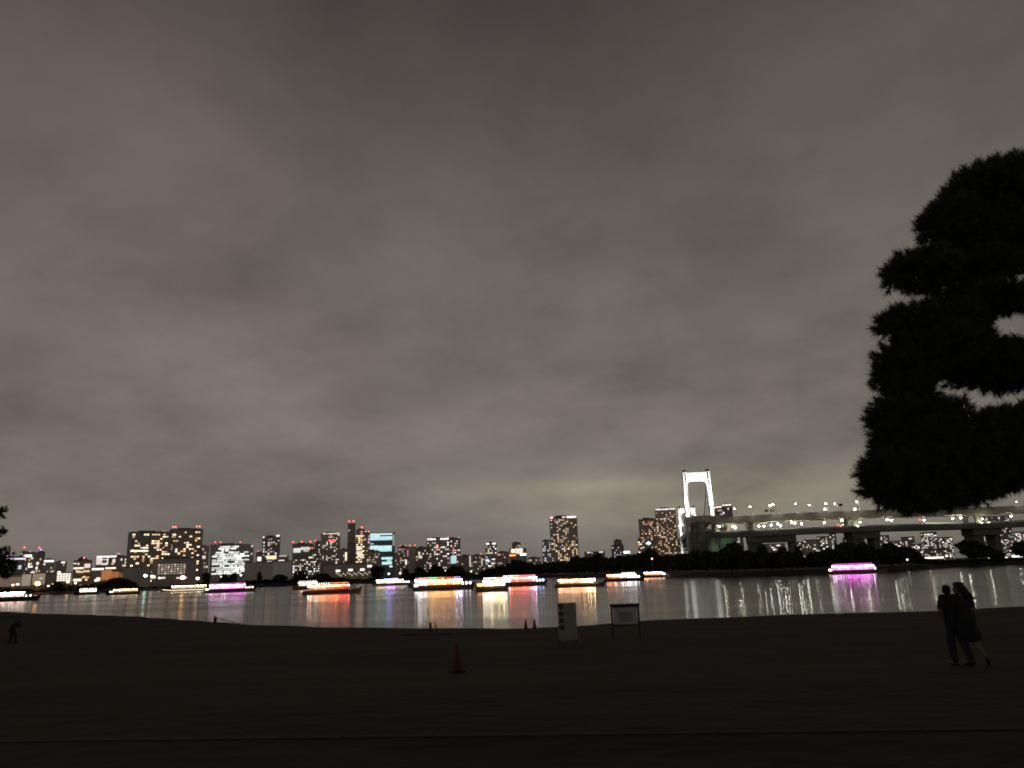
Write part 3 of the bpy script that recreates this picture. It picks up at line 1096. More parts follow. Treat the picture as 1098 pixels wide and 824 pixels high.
b.patch(185, 195, 619.6, 621, CREAM, 1.0).patch(168, 174, 619, 620.5, CREAM, 1.1).patch(160, 164.5, 617, 620, CREAM, 1.2).patch(152.5, 158, 615, 619.5, (.75, 1, .85), 2.0)
b = B(206, 221, 585.5, 1900, 'plain grey tower with one lit window left of the white striped office block', name='tower_block', fac=GREY)
b.patch(214.5, 217.5, 596.5, 599.5, CREAM, .9).grid(6, 10, .13, DPAL)
b = B(222.5, 263, 584, 1500, 'wide office block with bright white horizontal floor strips and red beacons', fac=GREY, dep=.5)
for j in range(15):
    v = 586 + j * 2.05
    u = 225.0 if j > 4 else 232 - j * 1.2
    while u < (258 if j > 2 else 248):
        L = b.rng.uniform(2, 8)
        if b.rng.random() < .82:
            b.patch(u, min(u + L, 262), v, v + 1.25, (.95, 1, .9), b.rng.choice((.8, 1.2, 1.8)))
        u += L + b.rng.choice((.4, .8, 1.5))
b.beacons([227, 232.5], RED, 6, .6, 1.5).beacons([252.5], RED, 6, .3, 1.4)
b = B(253, 269, 586.5, 1650, 'pale grey slab tower with white lamps at its top corners', name='tower_block', fac=PALE)
b.patch(261, 264, 586.4, 588, WHITE, 1.2).patch(266.5, 268, 585.5, 587, WHITE, 1.0).grid(5, 9, .2, CPAL)
b = B(261, 290, 603, 1150, 'pale windowless block behind a thin dark tree', name='warehouse', cat='warehouse', fac=PALE, plant=False, dep=.4)
b = B(290.5, 311, 601.5, 1180, 'pale lit warehouse with a small dark roof hut', name='warehouse', cat='warehouse', fac=PALE, plant=False, dep=.5)
b.patch(291, 310.5, 603.5, 620, (1, .95, .82), .055, 'wall_glow').patch(297, 303, 600.7, 601.6, WHITE, 1.2)  # large weak glow stands for the light on the pale front
b = B(273.5, 280, 592.5, 1700, 'small block with a white lit corner left of a dark tower with warm middle floors', fac=BROWN)
b.patch(275, 279, 597.5, 602, WHITE, 1.1).beacons([275.5], RED, 5, 0, 1)
b = B(279, 297.5, 575.5, 1600, 'dark tower with white roof corners and warm lit middle floors', name='apartment_tower', cat='apartment tower', fac=DARK)
b.grid(7, 18, .3, CPAL, .35, .97, .6, .5).patch(284, 294, 596.5, 600, WARM, 1.4).patch(279.3, 281, 575.6, 577, WHITE, 1.2).patch(293, 296.5, 574, 576, WHITE, 1.1)
b = B(297.5, 308, 596, 1500, 'small dark roofed block behind the pale lit warehouse', fac=BROWN, plant=False)
b.patch(298, 306, 595.8, 597, CREAM, .6)
b = B(311.5, 333.5, 583.5, 1450, 'dark tower with a wide white lit band and three red roof beacons', name='apartment_tower', cat='apartment tower', fac=DARK)
b.patch(312.5, 320, 588, 592.8, (.95, 1, .9), .8).patch(320, 329.5, 587, 590, (.95, 1, .9), .7).patch(323, 331, 589, 592, (.95, 1, .9), .5).grid(9, 11, .42, CPAL, .05, .62, .55, .5).beacons([312, 320.8, 330], RED, 7, .2, 1.6)
b = B(330, 337.5, 590, 1400, 'narrow dark block with red beacon and speckled windows right of the white banded tower', name='apartment_block', fac=DARK)
b.grid(4, 12, .35, CPAL, 0, .9).beacons([333.5], RED, 7, .2, 1.5)
b = B(336.5, 344, 581.5, 1750, 'narrow dark tower with one red beacon behind the red dotted tower', name='tower_block', fac=DARK)
b.grid(4, 15, .32, CPAL).beacons([337], RED, 6, .2, 1.2)
b = B(342, 362.5, 572, 1500, 'tall apartment tower with a cluster of red lamps near the top', name='apartment_tower', cat='apartment tower', fac=BROWN, a=.1)
b.grid(9, 24, .27, CPAL, .1, .99, .5, .5).crown(343, 362, CREAM, 1.0, 1.0)
for u, v in ((350, 579), (352, 580.3), (354, 578.8), (356, 579.5)):
    b.patch(u, u + 1.5, v, v + 1.5, RED, 5, 'beacon')
b = B(362.5, 373, 589.5, 1650, 'dim block with a lit white column of windows left of the slender dark tower', fac=BROWN)
b.patch(369, 371, 592.5, 601.5, CREAM, 1.1).grid(5, 9, .18, DPAL).beacons([363], RED, 4, 0, .9)
b = B(372, 380, 561.5, 1800, 'slender tall dark tower with two red beacons on top', name='tower_block', fac=DARK, plant=False)
b.grid(3, 16, .05, DPAL).beacons([373.3, 378], RED, 7, .2, 1.7)
b = B(371.5, 381, 583, 1550, 'wider dark block in front of the slender tall tower', name='tower_block', fac=DARK, plant=False)
b = B(380.5, 390.5, 568, 1700, 'tower with beige lit floors and red beacon left of the cyan lit office', name='tower_block', fac=BROWN)
b.grid(4, 17, .5, WPAL, .25, .99, .7, .5).patch(382, 387, 586, 589, (1, .88, .65), .8).patch(382.5, 388, 591, 598.5, (1, .88, .65), .8).beacons([387], RED, 8, .1, 1.8)
b = B(390, 396, 571.5, 1650, 'thin tower with pink windows touching the cyan lit office block', name='tower_block', fac=BROWN)
b.grid(3, 14, .4, [(PINK, 1.0, 2), (CREAM, 1.0, 2)]).beacons([391.5, 394.5], (1, .2, .15), 5, 0, 1.1)
b = B(395, 421.5, 571.5, 1400, 'bright cyan lit office block with dark bands between lit floors', fac=TEAL, plant=False)
CY = (.66, .98, 1.0)
b.patch(395.3, 418.8, 572.3, 574, CY, 1.0).patch(395.3, 406, 574.2, 579.6, CY, .85).patch(406.2, 418.8, 575.5, 579.6, CY, .85).patch(395.3, 404, 585.3, 592.3, CY, .9).patch(404.2, 418.2, 585.6, 591.8, CY, .9).patch(395.3, 399, 582.5, 584, CY, .5)
b.patch(407.5, 419, 598, 600.5, CY, .9).patch(413, 418, 600.5, 603, CY, .6).patch(408, 418.5, 603, 606, CY, .9).patch(416, 419, 607.2, 609, WHITE, 1.0).patch(419.3, 421, 574, 586, CREAM, .35)
b = B(392, 406.5, 591, 1300, 'dark brown block with a few windows in front of the cyan lit office', name='apartment_block', fac=BROWN)
b.grid(7, 9, .28, DPAL, .1, .95)
b = B(346, 400, 604, 1120, 'long low terminal with a row of white lamps and lit zigzag ramps', name='terminal_building', fac=BROWN, plant=False, dep=.3)
for u, v in ((361, 612), (374, 611.5), (386.5, 611.5), (394, 608)):
    b.patch(u - 2.2, u + 2.2, v - 1, v + 1.1, WHITE, 1.6)
for i in range(16):
    b.patch(359 + i * 2.3, 360.2 + i * 2.3, 614 + (i * 7 % 5) * .7, 615 + (i * 7 % 5) * .7, CREAM, .8)
b = B(421, 429, 594, 1900, 'plain grey tower right of the cyan lit office', name='tower_block', fac=GREY)
b.grid(4, 6, .12, DPAL)
b = B(426, 438, 586.5, 1600, 'dark tower with a vertical white light strip left of the light grey slab', name='apartment_tower', cat='apartment tower', fac=BROWN)
b.grid(6, 13, .3, DPAL).patch(434, 435.4, 600.5, 606, WHITE, 1.2).beacons([428.5, 434.5], RED, 4, 0, 1).patch(436, 437.5, 590, 597, PINK, .5)
b = B(437.5, 446, 586.5, 1550, 'light grey slab with a red beacon', name='tower_block', fac=PALE, plant=False)
b.beacons([439, 444.5], RED, 6, 0, 1.2)
b = B(445, 459, 587.5, 1500, 'dim block with a small group of white lights in its middle', name='apartment_block', fac=DARK)
b.patch(448, 450, 592, 594, CREAM, .9).patch(448.5, 449.6, 594, 599, CREAM, 1.0).patch(450, 452, 596, 599, CREAM, .8).grid(6, 9, .17, DPAL)
b = B(456.5, 481.5, 577.5, 1550, 'wide tower with a white lit crown and one red lamp on its front', name='apartment_tower', cat='apartment tower', fac=BROWN)
b.crown(457, 467, WHITE, 1.5, 1.6).crown(471, 480.5, WHITE, 1.8, 1.6).grid(10, 14, .3, CPAL, .1, .93).patch(467, 469, 585.5, 587.5, RED, 6, 'beacon')
b = B(478, 493.5, 577.5, 1650, 'tower with pink and white windows right of the white crowned tower', name='apartment_tower', cat='apartment tower', fac=BROWN)
b.grid(7, 15, .45, [(PINK, .8, 2), (CREAM, .9, 3), (WHITE, .9, 1)]).beacons([480.5], RED, 5, 0, 1).beacons([492], CREAM, 2, 0, .7)
b = B(482, 490, 595, 1350, 'small glowing cyan slab above a dark round tree', fac=TEAL, plant=False)
b.patch(482.3, 484, 597, 605, (.85, .92, .95), .35).patch(484, 489.3, 596, 604.5, CY, .75)
b = B(492, 507, 596, 1700, 'dim low block with a thin white vertical light', name='apartment_block', fac=BROWN)
b.patch(503, 504.6, 596.5, 608, (1, .92, .88), .55).grid(7, 8, .16, DPAL, 0, .9)
b = B(505, 520, 595.5, 1900, 'dim block with a red tipped mast light left of the blue lit tower', name='apartment_block', fac=BROWN)
b.grid(7, 8, .2, DPAL).beacons([515.7], (1, .25, .15), 4, 0, 1).patch(516, 517.3, 599, 607, CREAM, .6)
b = B(520.5, 533, 582, 1900, 'tower with two white roof lamps and a blue light at its foot', name='apartment_tower', cat='apartment tower', fac=BROWN)
b.patch(521.3, 525, 582.3, 584.2, WHITE, 1.2).patch(528, 532, 582.3, 584.2, WHITE, 1.2).grid(6, 11, .32, CPAL, .2, .92).patch(520.8, 524, 600, 602.2, (.15, .25, 1), 5, 'sign_lamp').patch(523.5, 526.5, 606.4, 608, WHITE, 1.1)
b = B(533, 546, 592, 2100, 'low dim block right of the blue lit tower', name='apartment_block', fac=BROWN)
b.grid(7, 7, .22, DPAL)
b = B(546.5, 565, 588, 2000, 'stepped building with bright cream upper floors and an orange sign', fac=GREY, plant=False)
b.patch(548.5, 553, 588.8, 593, (1, .95, .75), 1.1).patch(553.5, 561, 588.2, 594, (1, .95, .75), .9).patch(546.8, 553, 595, 596.2, ORANGE, 3.0, 'sign_lamp').patch(558, 564.5, 593.8, 596, WHITE, 2.2)
b = B(549.5, 559, 582, 2050, 'dark upper storey with dotted lights behind the bright stepped building', name='tower_block', fac=DARK)
b.grid(5, 6, .4, DPAL, .7, .99)
b = B(566, 581, 598, 2300, 'low distant roofline with faint lights left of the tall warm lit tower', name='apartment_block', fac=BROWN)
b.grid(7, 4, .15, DPAL)
b = B(582, 591.5, 579.5, 1900, 'grey tower with cool windows just left of the tall warm lit tower', name='tower_block', fac=GREY)
b.grid(5, 11, .38, [(COOL, .8, 2), (WHITE, .8, 1)], .3)
b = B(591, 621, 554, 1250, 'tall twin shafted apartment tower with warm windows and white roof lamps', name='apartment_tower', cat='apartment tower', fac=BROWN, a=.0)
b.grid(13, 26, .38, [(WARM, 1.0, 3), (CREAM, 1.1, 3), (AMBER, .7, 1), (CREAM, .5, 3)], .12, .97, .55, .55, 'front', .5).crown(592, 595, PINK, 2.5, 1.6).crown(605, 609, PINK, 1.6, 1.2).crown(610, 620.5, (1, .85, .78), 2.0, 1.6)
b = B(628, 650, 591.5, 1500, 'low dark block whose roof lights peek over the wooded shore', name='apartment_block', fac=DARK, plant=False)
b.patch(631, 634.5, 591.8, 593, CREAM, .9).patch(635.5, 637, 592.5, 593.4, CREAM, .8).patch(644, 648, 591.8, 593, WHITE, 1.0)
b = B(657, 670.5, 584.5, 1500, 'dark block with cool windows and a square roof house above the woods', fac=DARK, plant=False)
b.grid(6, 7, .35, [(COOL, .5, 2), (WHITE, .5, 1)], .3)
b = B(659.5, 668.5, 579.5, 1520, 'square dark roof house on the block above the woods', fac=DARK)
b = B(669.5, 677.5, 590.5, 1250, 'small flat hall glowing white above the dark woods', name='warehouse', cat='warehouse', fac=PALE, plant=False)
b.patch(670, 676.8, 591, 593.6, (.98, 1, 1), 1.6)
b = B(685.5, 690, 578.5, 1150, 'thin side block with a column of lights at the left edge of the brown pair', name='apartment_block', fac=BROWN)
b.grid(2, 10, .6, WPAL, .3)
b = B(688, 708, 556.5, 1350, 'lower left one of two brown apartment towers beside the bridge tower', name='apartment_tower', cat='apartment tower', fac=BROWN)
b.grid(10, 20, .42, [(WARM, .9, 3), (CREAM, .9, 3), (AMBER, .6, 2), (PINK, .5, 1)], .2, .97, .5, .5)
b = B(706.5, 728.5, 545.5, 1300, 'higher right one of two brown apartment towers with a white lit roof edge', name='apartment_tower', cat='apartment tower', fac=BROWN)
b.grid(10, 25, .3, [(WARM, .9, 3), (CREAM, .9, 3), (AMBER, .6, 2), (PINK, .5, 1)], .12, .96, .5, .5).crown(707, 728, WHITE, 1.7, 1.2)
b = B(692.5, 700, 580, 900, 'small dark kiosk tower with a cyan lamp above the woods', name='tower_block', fac=DARK, plant=False)
b.patch(694.5, 699.5, 582, 583.6, CYAN, 1.8, 'sign_lamp').patch(696.3, 698, 580.6, 584.6, CYAN, 1.4, 'sign_lamp')
# behind and below the bridge viaduct
for x0, x1, yt, Yd, lab, c in [
    (766, 772, 544, 2100, 'narrow block with a white roof lamp just right of the big bridge tower', CPAL),
    (771.5, 778.5, 543, 2300, 'dark block between white roof lamps right of the big bridge tower', CPAL),
    (778.5, 789.5, 541, 2200, 'block with a long white lit roof edge behind the bridge deck', CPAL)]:
    b = B(x0, x1, yt, Yd, lab, name='tower_block', fac=DARK)
    b.grid(4, 14, .35, c).crown(x0 + .5, x1 - .5, CREAM, 1.8, 1.3)
random.seed(5)
under = [
    (786, 800, 572, 1500, 'low lit block under the bridge left of the first portal pier', .45), (818, 846, 583, 1700, 'pale low building seen through the first portal pier', .3),
    (853, 866, 581, 2200, 'low grey block right of the first portal pier under the bridge', .3), (866, 880, 578.5, 1700, 'low hall with a white roof light under the middle of the bridge', .3),
    (880, 893, 575, 2300, 'faint grey block under the middle of the bridge', .35), (893, 900, 572, 2000, 'narrow grey block left of the second portal pier', .4),
    (910, 932, 576, 1600, 'block with ringed lights seen through the second portal pier', .5), (936, 948, 573, 1500, 'grey block with cool windows right of the second portal pier', .35),
    (944, 958, 574, 1400, 'block with many white windows under the lower deck beside the second portal pier', .6), (958, 972, 580, 1600, 'speckled block below the pine branches', .55),
    (972, 985, 575.5, 1450, 'low speckled block below the pine tip', .5), (984, 994, 583, 1300, 'dim block left of the brilliant white hall under the bridge', .5),
    (994, 1010, 570.5, 1250, 'brilliant white lit hall under the bridge right of the pine', .85), (1008, 1027, 576, 1400, 'speckled tall block right of the brilliant white hall', .65),
    (988, 1024, 588, 1000, 'low quay shed with a long white light strip', .25), (1064, 1080, 570.5, 1300, 'speckled block right of the third bridge pier', .6),
    (1078, 1092, 577, 1200, 'block with long white lit floors near the right edge', .6), (1091, 1112, 570, 1350, 'bright lit block cut by the right edge of the photo', .7),
    (1064, 1120, 592, 1000, 'low quay shed with bright lamps at the right edge', .3), (1064, 1092, 553, 2600, 'distant dark tower block whose warm windows show between the bridge decks', .5)]
for x0, x1, yt, Yd, lab, pr in under:
    b = B(x0, x1, yt, Yd, lab, fac=random.choice((DARK, BROWN, DARK)), plant=False)
    n = max(4, int((x1 - x0) / 1.7))
    rows = max(3, int((606 - yt) / 2.2))
    b.grid(n, rows, pr * .55, [(WHITE, 1.0, 3), (CREAM, .7, 3), (COOL, .7, 2), (WHITE, 1.8, 1)], .05, .98, .7, .5, 'front', pr * .6)
    if yt > 585:
        b.patch(x0 + 12, x0 + 30, 597.3, 599, WHITE, 1.8)
        b.patch(max(x0 + 34, x1 - 22), x1 - 4, 595.6, 597.6, WHITE, 1.8)
for b in BL:
    b.done()

# pole lamps on the far bank
def bank_lamp(u, v, back, r, col, s, label):
    Y = shore_y(u) + back
    p = W(u, v, Y)
    root = empty('street_lamp', (p.x, p.y, LAND_Z), 0, label, 'street lamp')
    h = p.z - LAND_Z
    t = MB()
    t.tube([(0, 0, 0), (0, 0, max(h, .3) + .2)], [.12, .08], 8)
    t.build('pole', M['pole'], root)
    t = MB()
    t.ball((0, -.25, max(h, .3)), r, 0, .8, 8)
    t.build('lamp_head', lamp_mat(col, s), root, True)


for a in [(40.5, 626, 3, 2.3, (1, .45, .13), 22, 'glaring orange lamp on the far left bank'), (14, 627.5, 3, 1.0, (1, .7, .4), 8, 'small amber lamp at the foot of the lit warehouse wall, leftmost lamp on the bank'), (57, 626.5, 3, .9, (1, .6, .3), 8, 'small amber lamp left of the bushy tree before the white grid building'),
          (73, 624, 3, 1.3, (1, .5, .2), 10, 'orange lamp between the white grid building and the stepped amber building'), (81, 625.5, 3, .9, (1, .7, .4), 8, 'small amber lamp below the stepped amber building'),
          (103, 622.5, 3, 1.2, (1, .7, .5), 9, 'pinkish white lamp at the left end of the orange floodlit wall'), (163, 618, 3, 1.2, WHITE, 7, 'white lamp right of the greenish white lamp on the bank'), (171, 620, 3, .9, CREAM, 7, 'cream lamp at the left foot of the lattice fronted building'),
          (52, 628.5, 3, .9, CREAM, 5, 'small white lamp right of the glaring orange lamp'),
          (196, 619.5, 3, 2.3, (1, .48, .15), 18, 'glaring orange lamp in front of the lattice fronted building'), (156, 617.5, 3, 1.6, (.5, 1, .8), 16, 'greenish white lamp left of the lattice fronted building'),
          (212, 620.5, 3, 1.7, WHITE, 6, 'white lamp group on the bank at the left end of the pink boat'), (258.5, 617, 3, 1.0, WHITE, 5, 'white lamp on the bank right of the white striped office block'),
          (237, 618.5, 2, .6, WHITE, 5, 'tiny white lamp among trees above the pink boat'), (319, 615.5, 3, 1.0, WHITE, 5, 'white lamp on the bank above the red lantern boat'),
          (417, 615.5, 3, 1.0, CREAM, 5, 'cream lamp below the cyan lit office'), (429, 615, 3, .9, CREAM, 5, 'cream lamp right of the cream lamp below the cyan office'),
          (477.5, 612, 2, .45, CREAM, 4, 'faint lamp in the dark trees behind the orange boat'), (505, 613, 3, .7, (1, .9, .6), 4, 'yellowish lamp between the dark round tree and the wooded island'),
          (699, 599.3, 2, .45, WHITE, 4, 'tiny white lamp in the dark woods left of the bridge'), (972.5, 600.3, 2, .35, WHITE, 4, 'tiny white lamp on the dark bank right of the magenta boat'),
          (857, 591.5, 30, .45, COOL, 3, 'tiny cool lamp on the bank right of the first portal pier')]:
    bank_lamp(*a)


# ------------------------------------------------------------------ suspension bridge and double-deck viaduct
def catmull(pts, n=12):
    out = []
    P = [Vector(p) for p in pts]
    P = [2 * P[0] - P[1]] + P + [2 * P[-1] - P[-2]]
    for i in range(1, len(P) - 2):
        for k in range(n):
            t = k / n
            a, b, c, d = P[i - 1], P[i], P[i + 1], P[i + 2]
            out.append(0.5 * ((2 * b) + (c - a) * t + (2 * a - 5 * b + 4 * c - d) * t * t + (3 * b - a - 3 * c + d) * t ** 3))
    out.append(P[-2])
    return out


T1 = W(751.8, 570, 970); T1 = Vector((T1.x, 970, 0))
T2 = W(738.5, 575, 1560); T2 = Vector((T2.x, 1560, 0))


def deck_pt(u, v, Y):
    p = W(u, v, Y)
    return p


zT = W(762, 556, 960).z
path_ctrl = [Vector((T2.x + 30, 1900, zT)), Vector((T2.x, T2.y, zT)), Vector((T1.x, T1.y, zT)), W(768, 556.5, 900), W(800, 555.3, 870), W(850, 552.5, 860), W(905, 550.3, 860),
             W(960, 548.6, 862), W(1040, 546.6, 865), W(1120, 543.3, 870), W(1260, 540, 880), W(1500, 535, 900)]
PATH = catmull(path_ctrl, 10)


def sweep(mb, path, prof, mi=0):
    """prof: (across, up) closed outline swept along the path."""
    rings = []
    for i, p in enumerate(path):
        t = (path[min(i + 1, len(path) - 1)] - path[max(i - 1, 0)])
        t.z = 0
        t.normalize()
        s = Vector((t.y, -t.x, 0))
        rings.append([p + s * a + Vector((0, 0, z)) for a, z in prof])
    n = len(prof)
    vs_ = [q for r_ in rings for q in r_]
    fs = [(i * n + k, i * n + (k + 1) % n, (i + 1) * n + (k + 1) % n, (i + 1) * n + k) for i in range(len(path) - 1) for k in range(n)]
    fs += [tuple(range(n)), tuple((len(path) - 1) * n + k for k in range(n))]
    mb.add(vs_, fs, mi)


bridge = empty('suspension_bridge', (T1.x, T1.y, 0), 0, 'white floodlit suspension bridge with double deck viaduct curving right', 'bridge')
bo = Vector((T1.x, T1.y, 0))


def bbuild(mb, name, mat, smooth=False):
    mb.v = [tuple(Vector(p) - bo) for p in mb.v]
    return mb.build(name, mat, bridge, smooth)


DECK_W = 13.0
LOW = -16.2          # lower deck below the upper one
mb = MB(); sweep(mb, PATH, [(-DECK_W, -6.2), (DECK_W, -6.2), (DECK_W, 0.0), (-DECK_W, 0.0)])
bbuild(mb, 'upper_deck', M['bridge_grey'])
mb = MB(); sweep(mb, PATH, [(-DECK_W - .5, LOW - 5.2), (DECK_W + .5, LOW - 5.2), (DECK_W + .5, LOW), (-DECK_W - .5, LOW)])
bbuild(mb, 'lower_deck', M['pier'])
_t = PATH[60] - PATH[59]
FAR = 1 if -_t.x > 0 else -1      # side of the roadway away from the bay
for sg in (-1, 1):
    mb = MB(); sweep(mb, PATH, [(sg * DECK_W - .15, .003), (sg * DECK_W + .15, .003), (sg * DECK_W + .15, 1.3), (sg * DECK_W - .15, 1.3)])
    bbuild(mb, 'parapet', M['pole'])
    mb = MB(); sweep(mb, PATH, [(sg * DECK_W - .15, LOW + .003), (sg * DECK_W + .15, LOW + .003), (sg * DECK_W + .15, LOW + (2.9 if sg == FAR else 1.3)), (sg * DECK_W - .15, LOW + (2.9 if sg == FAR else 1.3))])
    bbuild(mb, 'parapet', M['pole'])


def frame_at(i):
    t = PATH[min(i + 1, len(PATH) - 1)] - PATH[max(i - 1, 0)]
    t.z = 0; t.normalize()
    return PATH[i], t, Vector((t.y, -t.x, 0))


def idx_near(u, lo=30):
    return min(range(lo, len(PATH)), key=lambda i: abs(to_px(PATH[i])[0] - u))


# towers: two leaning legs and arched cross beams
def tower(base, axis, Ht):
    ax = Vector(axis); ax.z = 0; ax.normalize()
    s = Vector((ax.y, -ax.x, 0))
    mb = MB()
    b0, b1, lt = 19.0, 16.8, 4.6      # half widths at foot and top, leg width

    def hw(z):
        return b0 + (b1 - b0) * z / Ht
    for sg in (-1, 1):
        o = []
        for z in (0, 30, 60, 90, Ht):
            o.append((z, hw(z)))
        for (za, wa), (zb, wb) in zip(o[:-1], o[1:]):
            q = [base + s * sg * wa + Vector((0, 0, za)), base + s * sg * (wa - lt) + Vector((0, 0, za)), base + s * sg * (wb - lt) + Vector((0, 0, zb)), base + s * sg * wb + Vector((0, 0, zb))]
            mb.prism([p - ax * 3.2 for p in q], ax * 6.4)
    def beam(z0, z1, arch, half=2.6):
        n = 12
        pts_t, pts_b = [], []
        for k in range(n + 1):
            f = -1 + 2 * k / n
            x = f * (hw((z0 + z1) / 2) - lt + .5)
            pts_t.append(base + s * x + Vector((0, 0, z1)))
            pts_b.append(base + s * x + Vector((0, 0, z0 - arch * max(0.0, (abs(f) - .55) / .45) ** 2)))
        mb.prism([p - ax * half for p in pts_t + pts_b[::-1]], ax * 2 * half)
    beam(Ht - 11.5, Ht - 1.2, 4.5)
    beam(46, 50.5, 2)
    beam(22, 25, 2)
    o = bbuild(mb, 'tower', M['white_steel'])
    for sg in (-1, 1):
        c = MB()
        p = base + s * sg * (hw(Ht) - lt / 2) + Vector((0, 0, Ht))
        c.box(-2.0, 2.0, -3, 3, .01, 2.6, 0, Matrix.Translation(p) @ Matrix.Rotation(math.atan2(s.y, s.x), 4, 'Z'))
        c.v = [tuple(Vector(q) - bo) for q in c.v]
        c.build('cable_saddle', M['dark_metal'], o)
    return s


ax1 = (T1 - T2).normalized()
TT = 121.5
ax_f = Vector((0.10, -1, 0))
tower(T1, Vector((-.02, -1, 0)), TT)
tower(T2, Vector((-.02, -1, 0)), TT)
side = Vector((1, -.02, 0)).normalized()
mid = (T1 + T2) / 2
for sg in (-1, 1):
    cpts = []
    for k in range(25):
        f = k / 24
        p = T1.lerp(T2, f) + side * sg * 14.0
        p.z = 70 + (TT + 1 - 70) * (2 * f - 1) ** 2
        cpts.append(p)
    anc = Vector((W(754, 560, 868).x + sg * 13.5, 868, 63))
    back = [anc.lerp(T1 + side * sg * 14.0 + Vector((0, 0, TT + 1)), k / 8) for k in range(8)]
    for k, p in enumerate(back):
        p.z -= 6 * math.sin(PI * k / 8)
    mb = MB(); mb.tube(back + cpts, .7, 6)
    bbuild(mb, 'main_cable', M['pier'])
    # string of lamps along the cable
    for k in range(1, 16):
        f = k / 16
        p = back[0].lerp(back[-1], f)
        j = f * (len(back) - 1); i = int(j)
        p = back[i].lerp(back[min(i + 1, len(back) - 1)], j - i)
        lm_ = MB(); lm_.ball((0, 0, 0), .5, 0, 1, 5)
        q = lm_.build('cable_lamp', lamp_mat((.95, 1, .95), 2.0), bridge)
        q.location = p + Vector((0, -.9, .6)) - bo
    for k in range(1, 24):
        h = MB()
        p = cpts[k]
        h.tube([p, Vector((p.x, p.y, zT))], .14, 5)
        bbuild(h, 'hanger', M['white_steel'])
        lm_ = MB(); lm_.ball((0, 0, 0), .8, 0, 1, 5)
        q = lm_.build('cable_lamp', lamp_mat((.95, 1, .95), 3.5), bridge)
        q.location = p + Vector((0, -.9, .6)) - bo
# anchorage block at the bend of the viaduct
mb = MB()
pa = W(741, 575, 925); pb = W(772, 575, 925)
mb.box(pa.x, pb.x, 888, 935, 0, zT + LOW - 6.3)
mb.box(pa.x + 2, pa.x + 9, 889, 934, zT + LOW - 6.2, zT - 6.6)
bbuild(mb, 'anchorage', M['pier'])

# piers of the viaduct: portal below the lower deck, paired columns between the decks
for u, half, cu in ((772, 9, 772), (822, 24, 802), (919, 14.5, 908), (1046, 15, 1037.5), (1165, 15, 1165)):
    p, t, s = frame_at(idx_near(u))
    Rm = Matrix.Translation((p.x, p.y, 0)) @ Matrix.Rotation(math.atan2(s.y, s.x), 4, 'Z')
    # s is across; build the portal along the road so that it faces the bay
    Rm = Matrix.Translation((p.x, p.y, 0)) @ Matrix.Rotation(math.atan2(t.y, t.x), 4, 'Z')
    zb = p.z + LOW - 5.22
    hw_ = half * 1.04
    mb = MB()
    mb.box(-hw_, -hw_ + 7.5 + half * .3, -8, 8, -1, zb - 7, 0, Rm)
    mb.box(hw_ - 6.5, hw_, -8, 8, -1, zb - 7, 0, Rm)
    mb.box(-hw_ - .2, hw_ + .2, -11, 11, zb - 6.99, zb, 0, Rm)
    bbuild(mb, 'pier', M['pier'])
    for yy in (-DECK_W + 1.2, DECK_W - 4.2):
        mb = MB()
        off = (cu - u) * 1.06
        mb.box(off - 2.6, off + 2.6, yy, yy + 3, p.z + LOW + .01, p.z - 8.39, 0, Rm)
        mb.box(off - 3.6, off + 3.6, yy - .3, yy + 3.3, p.z - 8.4, p.z - 6.215, 0, Rm)
        bbuild(mb, 'column', M['concrete'])


# lamps standing on the bridge
def lamp_protos():
    up = empty('bridge_lamp', (0, 0, 0), 0, 'x', 'street lamp', 'lamps along the upper deck of the bridge')
    t = MB(); t.tube([(0, 0, 0), (0, 0, 8.5), (-.5, 0, 9.8), (-1.9, 0, 10.4)], [.28, .24, .2, .16], 7); t.build('pole', M['white_steel'], up)
    t = MB(); t.ball((-2.1, 0, 10.3), .68, 0, .6, 7); t.build('lamp_head', lamp_mat((.92, 1, .82), UP_L), up)
    lo = empty('deck_lamp', (0, 0, 0), 0, 'x', 'street lamp', 'lamps along the lower deck of the bridge')
    t = MB(); t.tube([(0, 0, 0), (0, 0, 6.3), (.5, 0, 6.9)], [.22, .18, .14], 7); t.build('pole', M['pole'], lo)
    t = MB(); t.ball((.7, 0, 6.8), .8, 0, .75, 7); t.build('lamp_head', lamp_mat((.94, 1, .76), LO_L), lo)
    return up, lo


UP_L, LO_L = 70.0, 85.0
UPP, LOP = lamp_protos()
_first = {'up': True, 'lo': True}


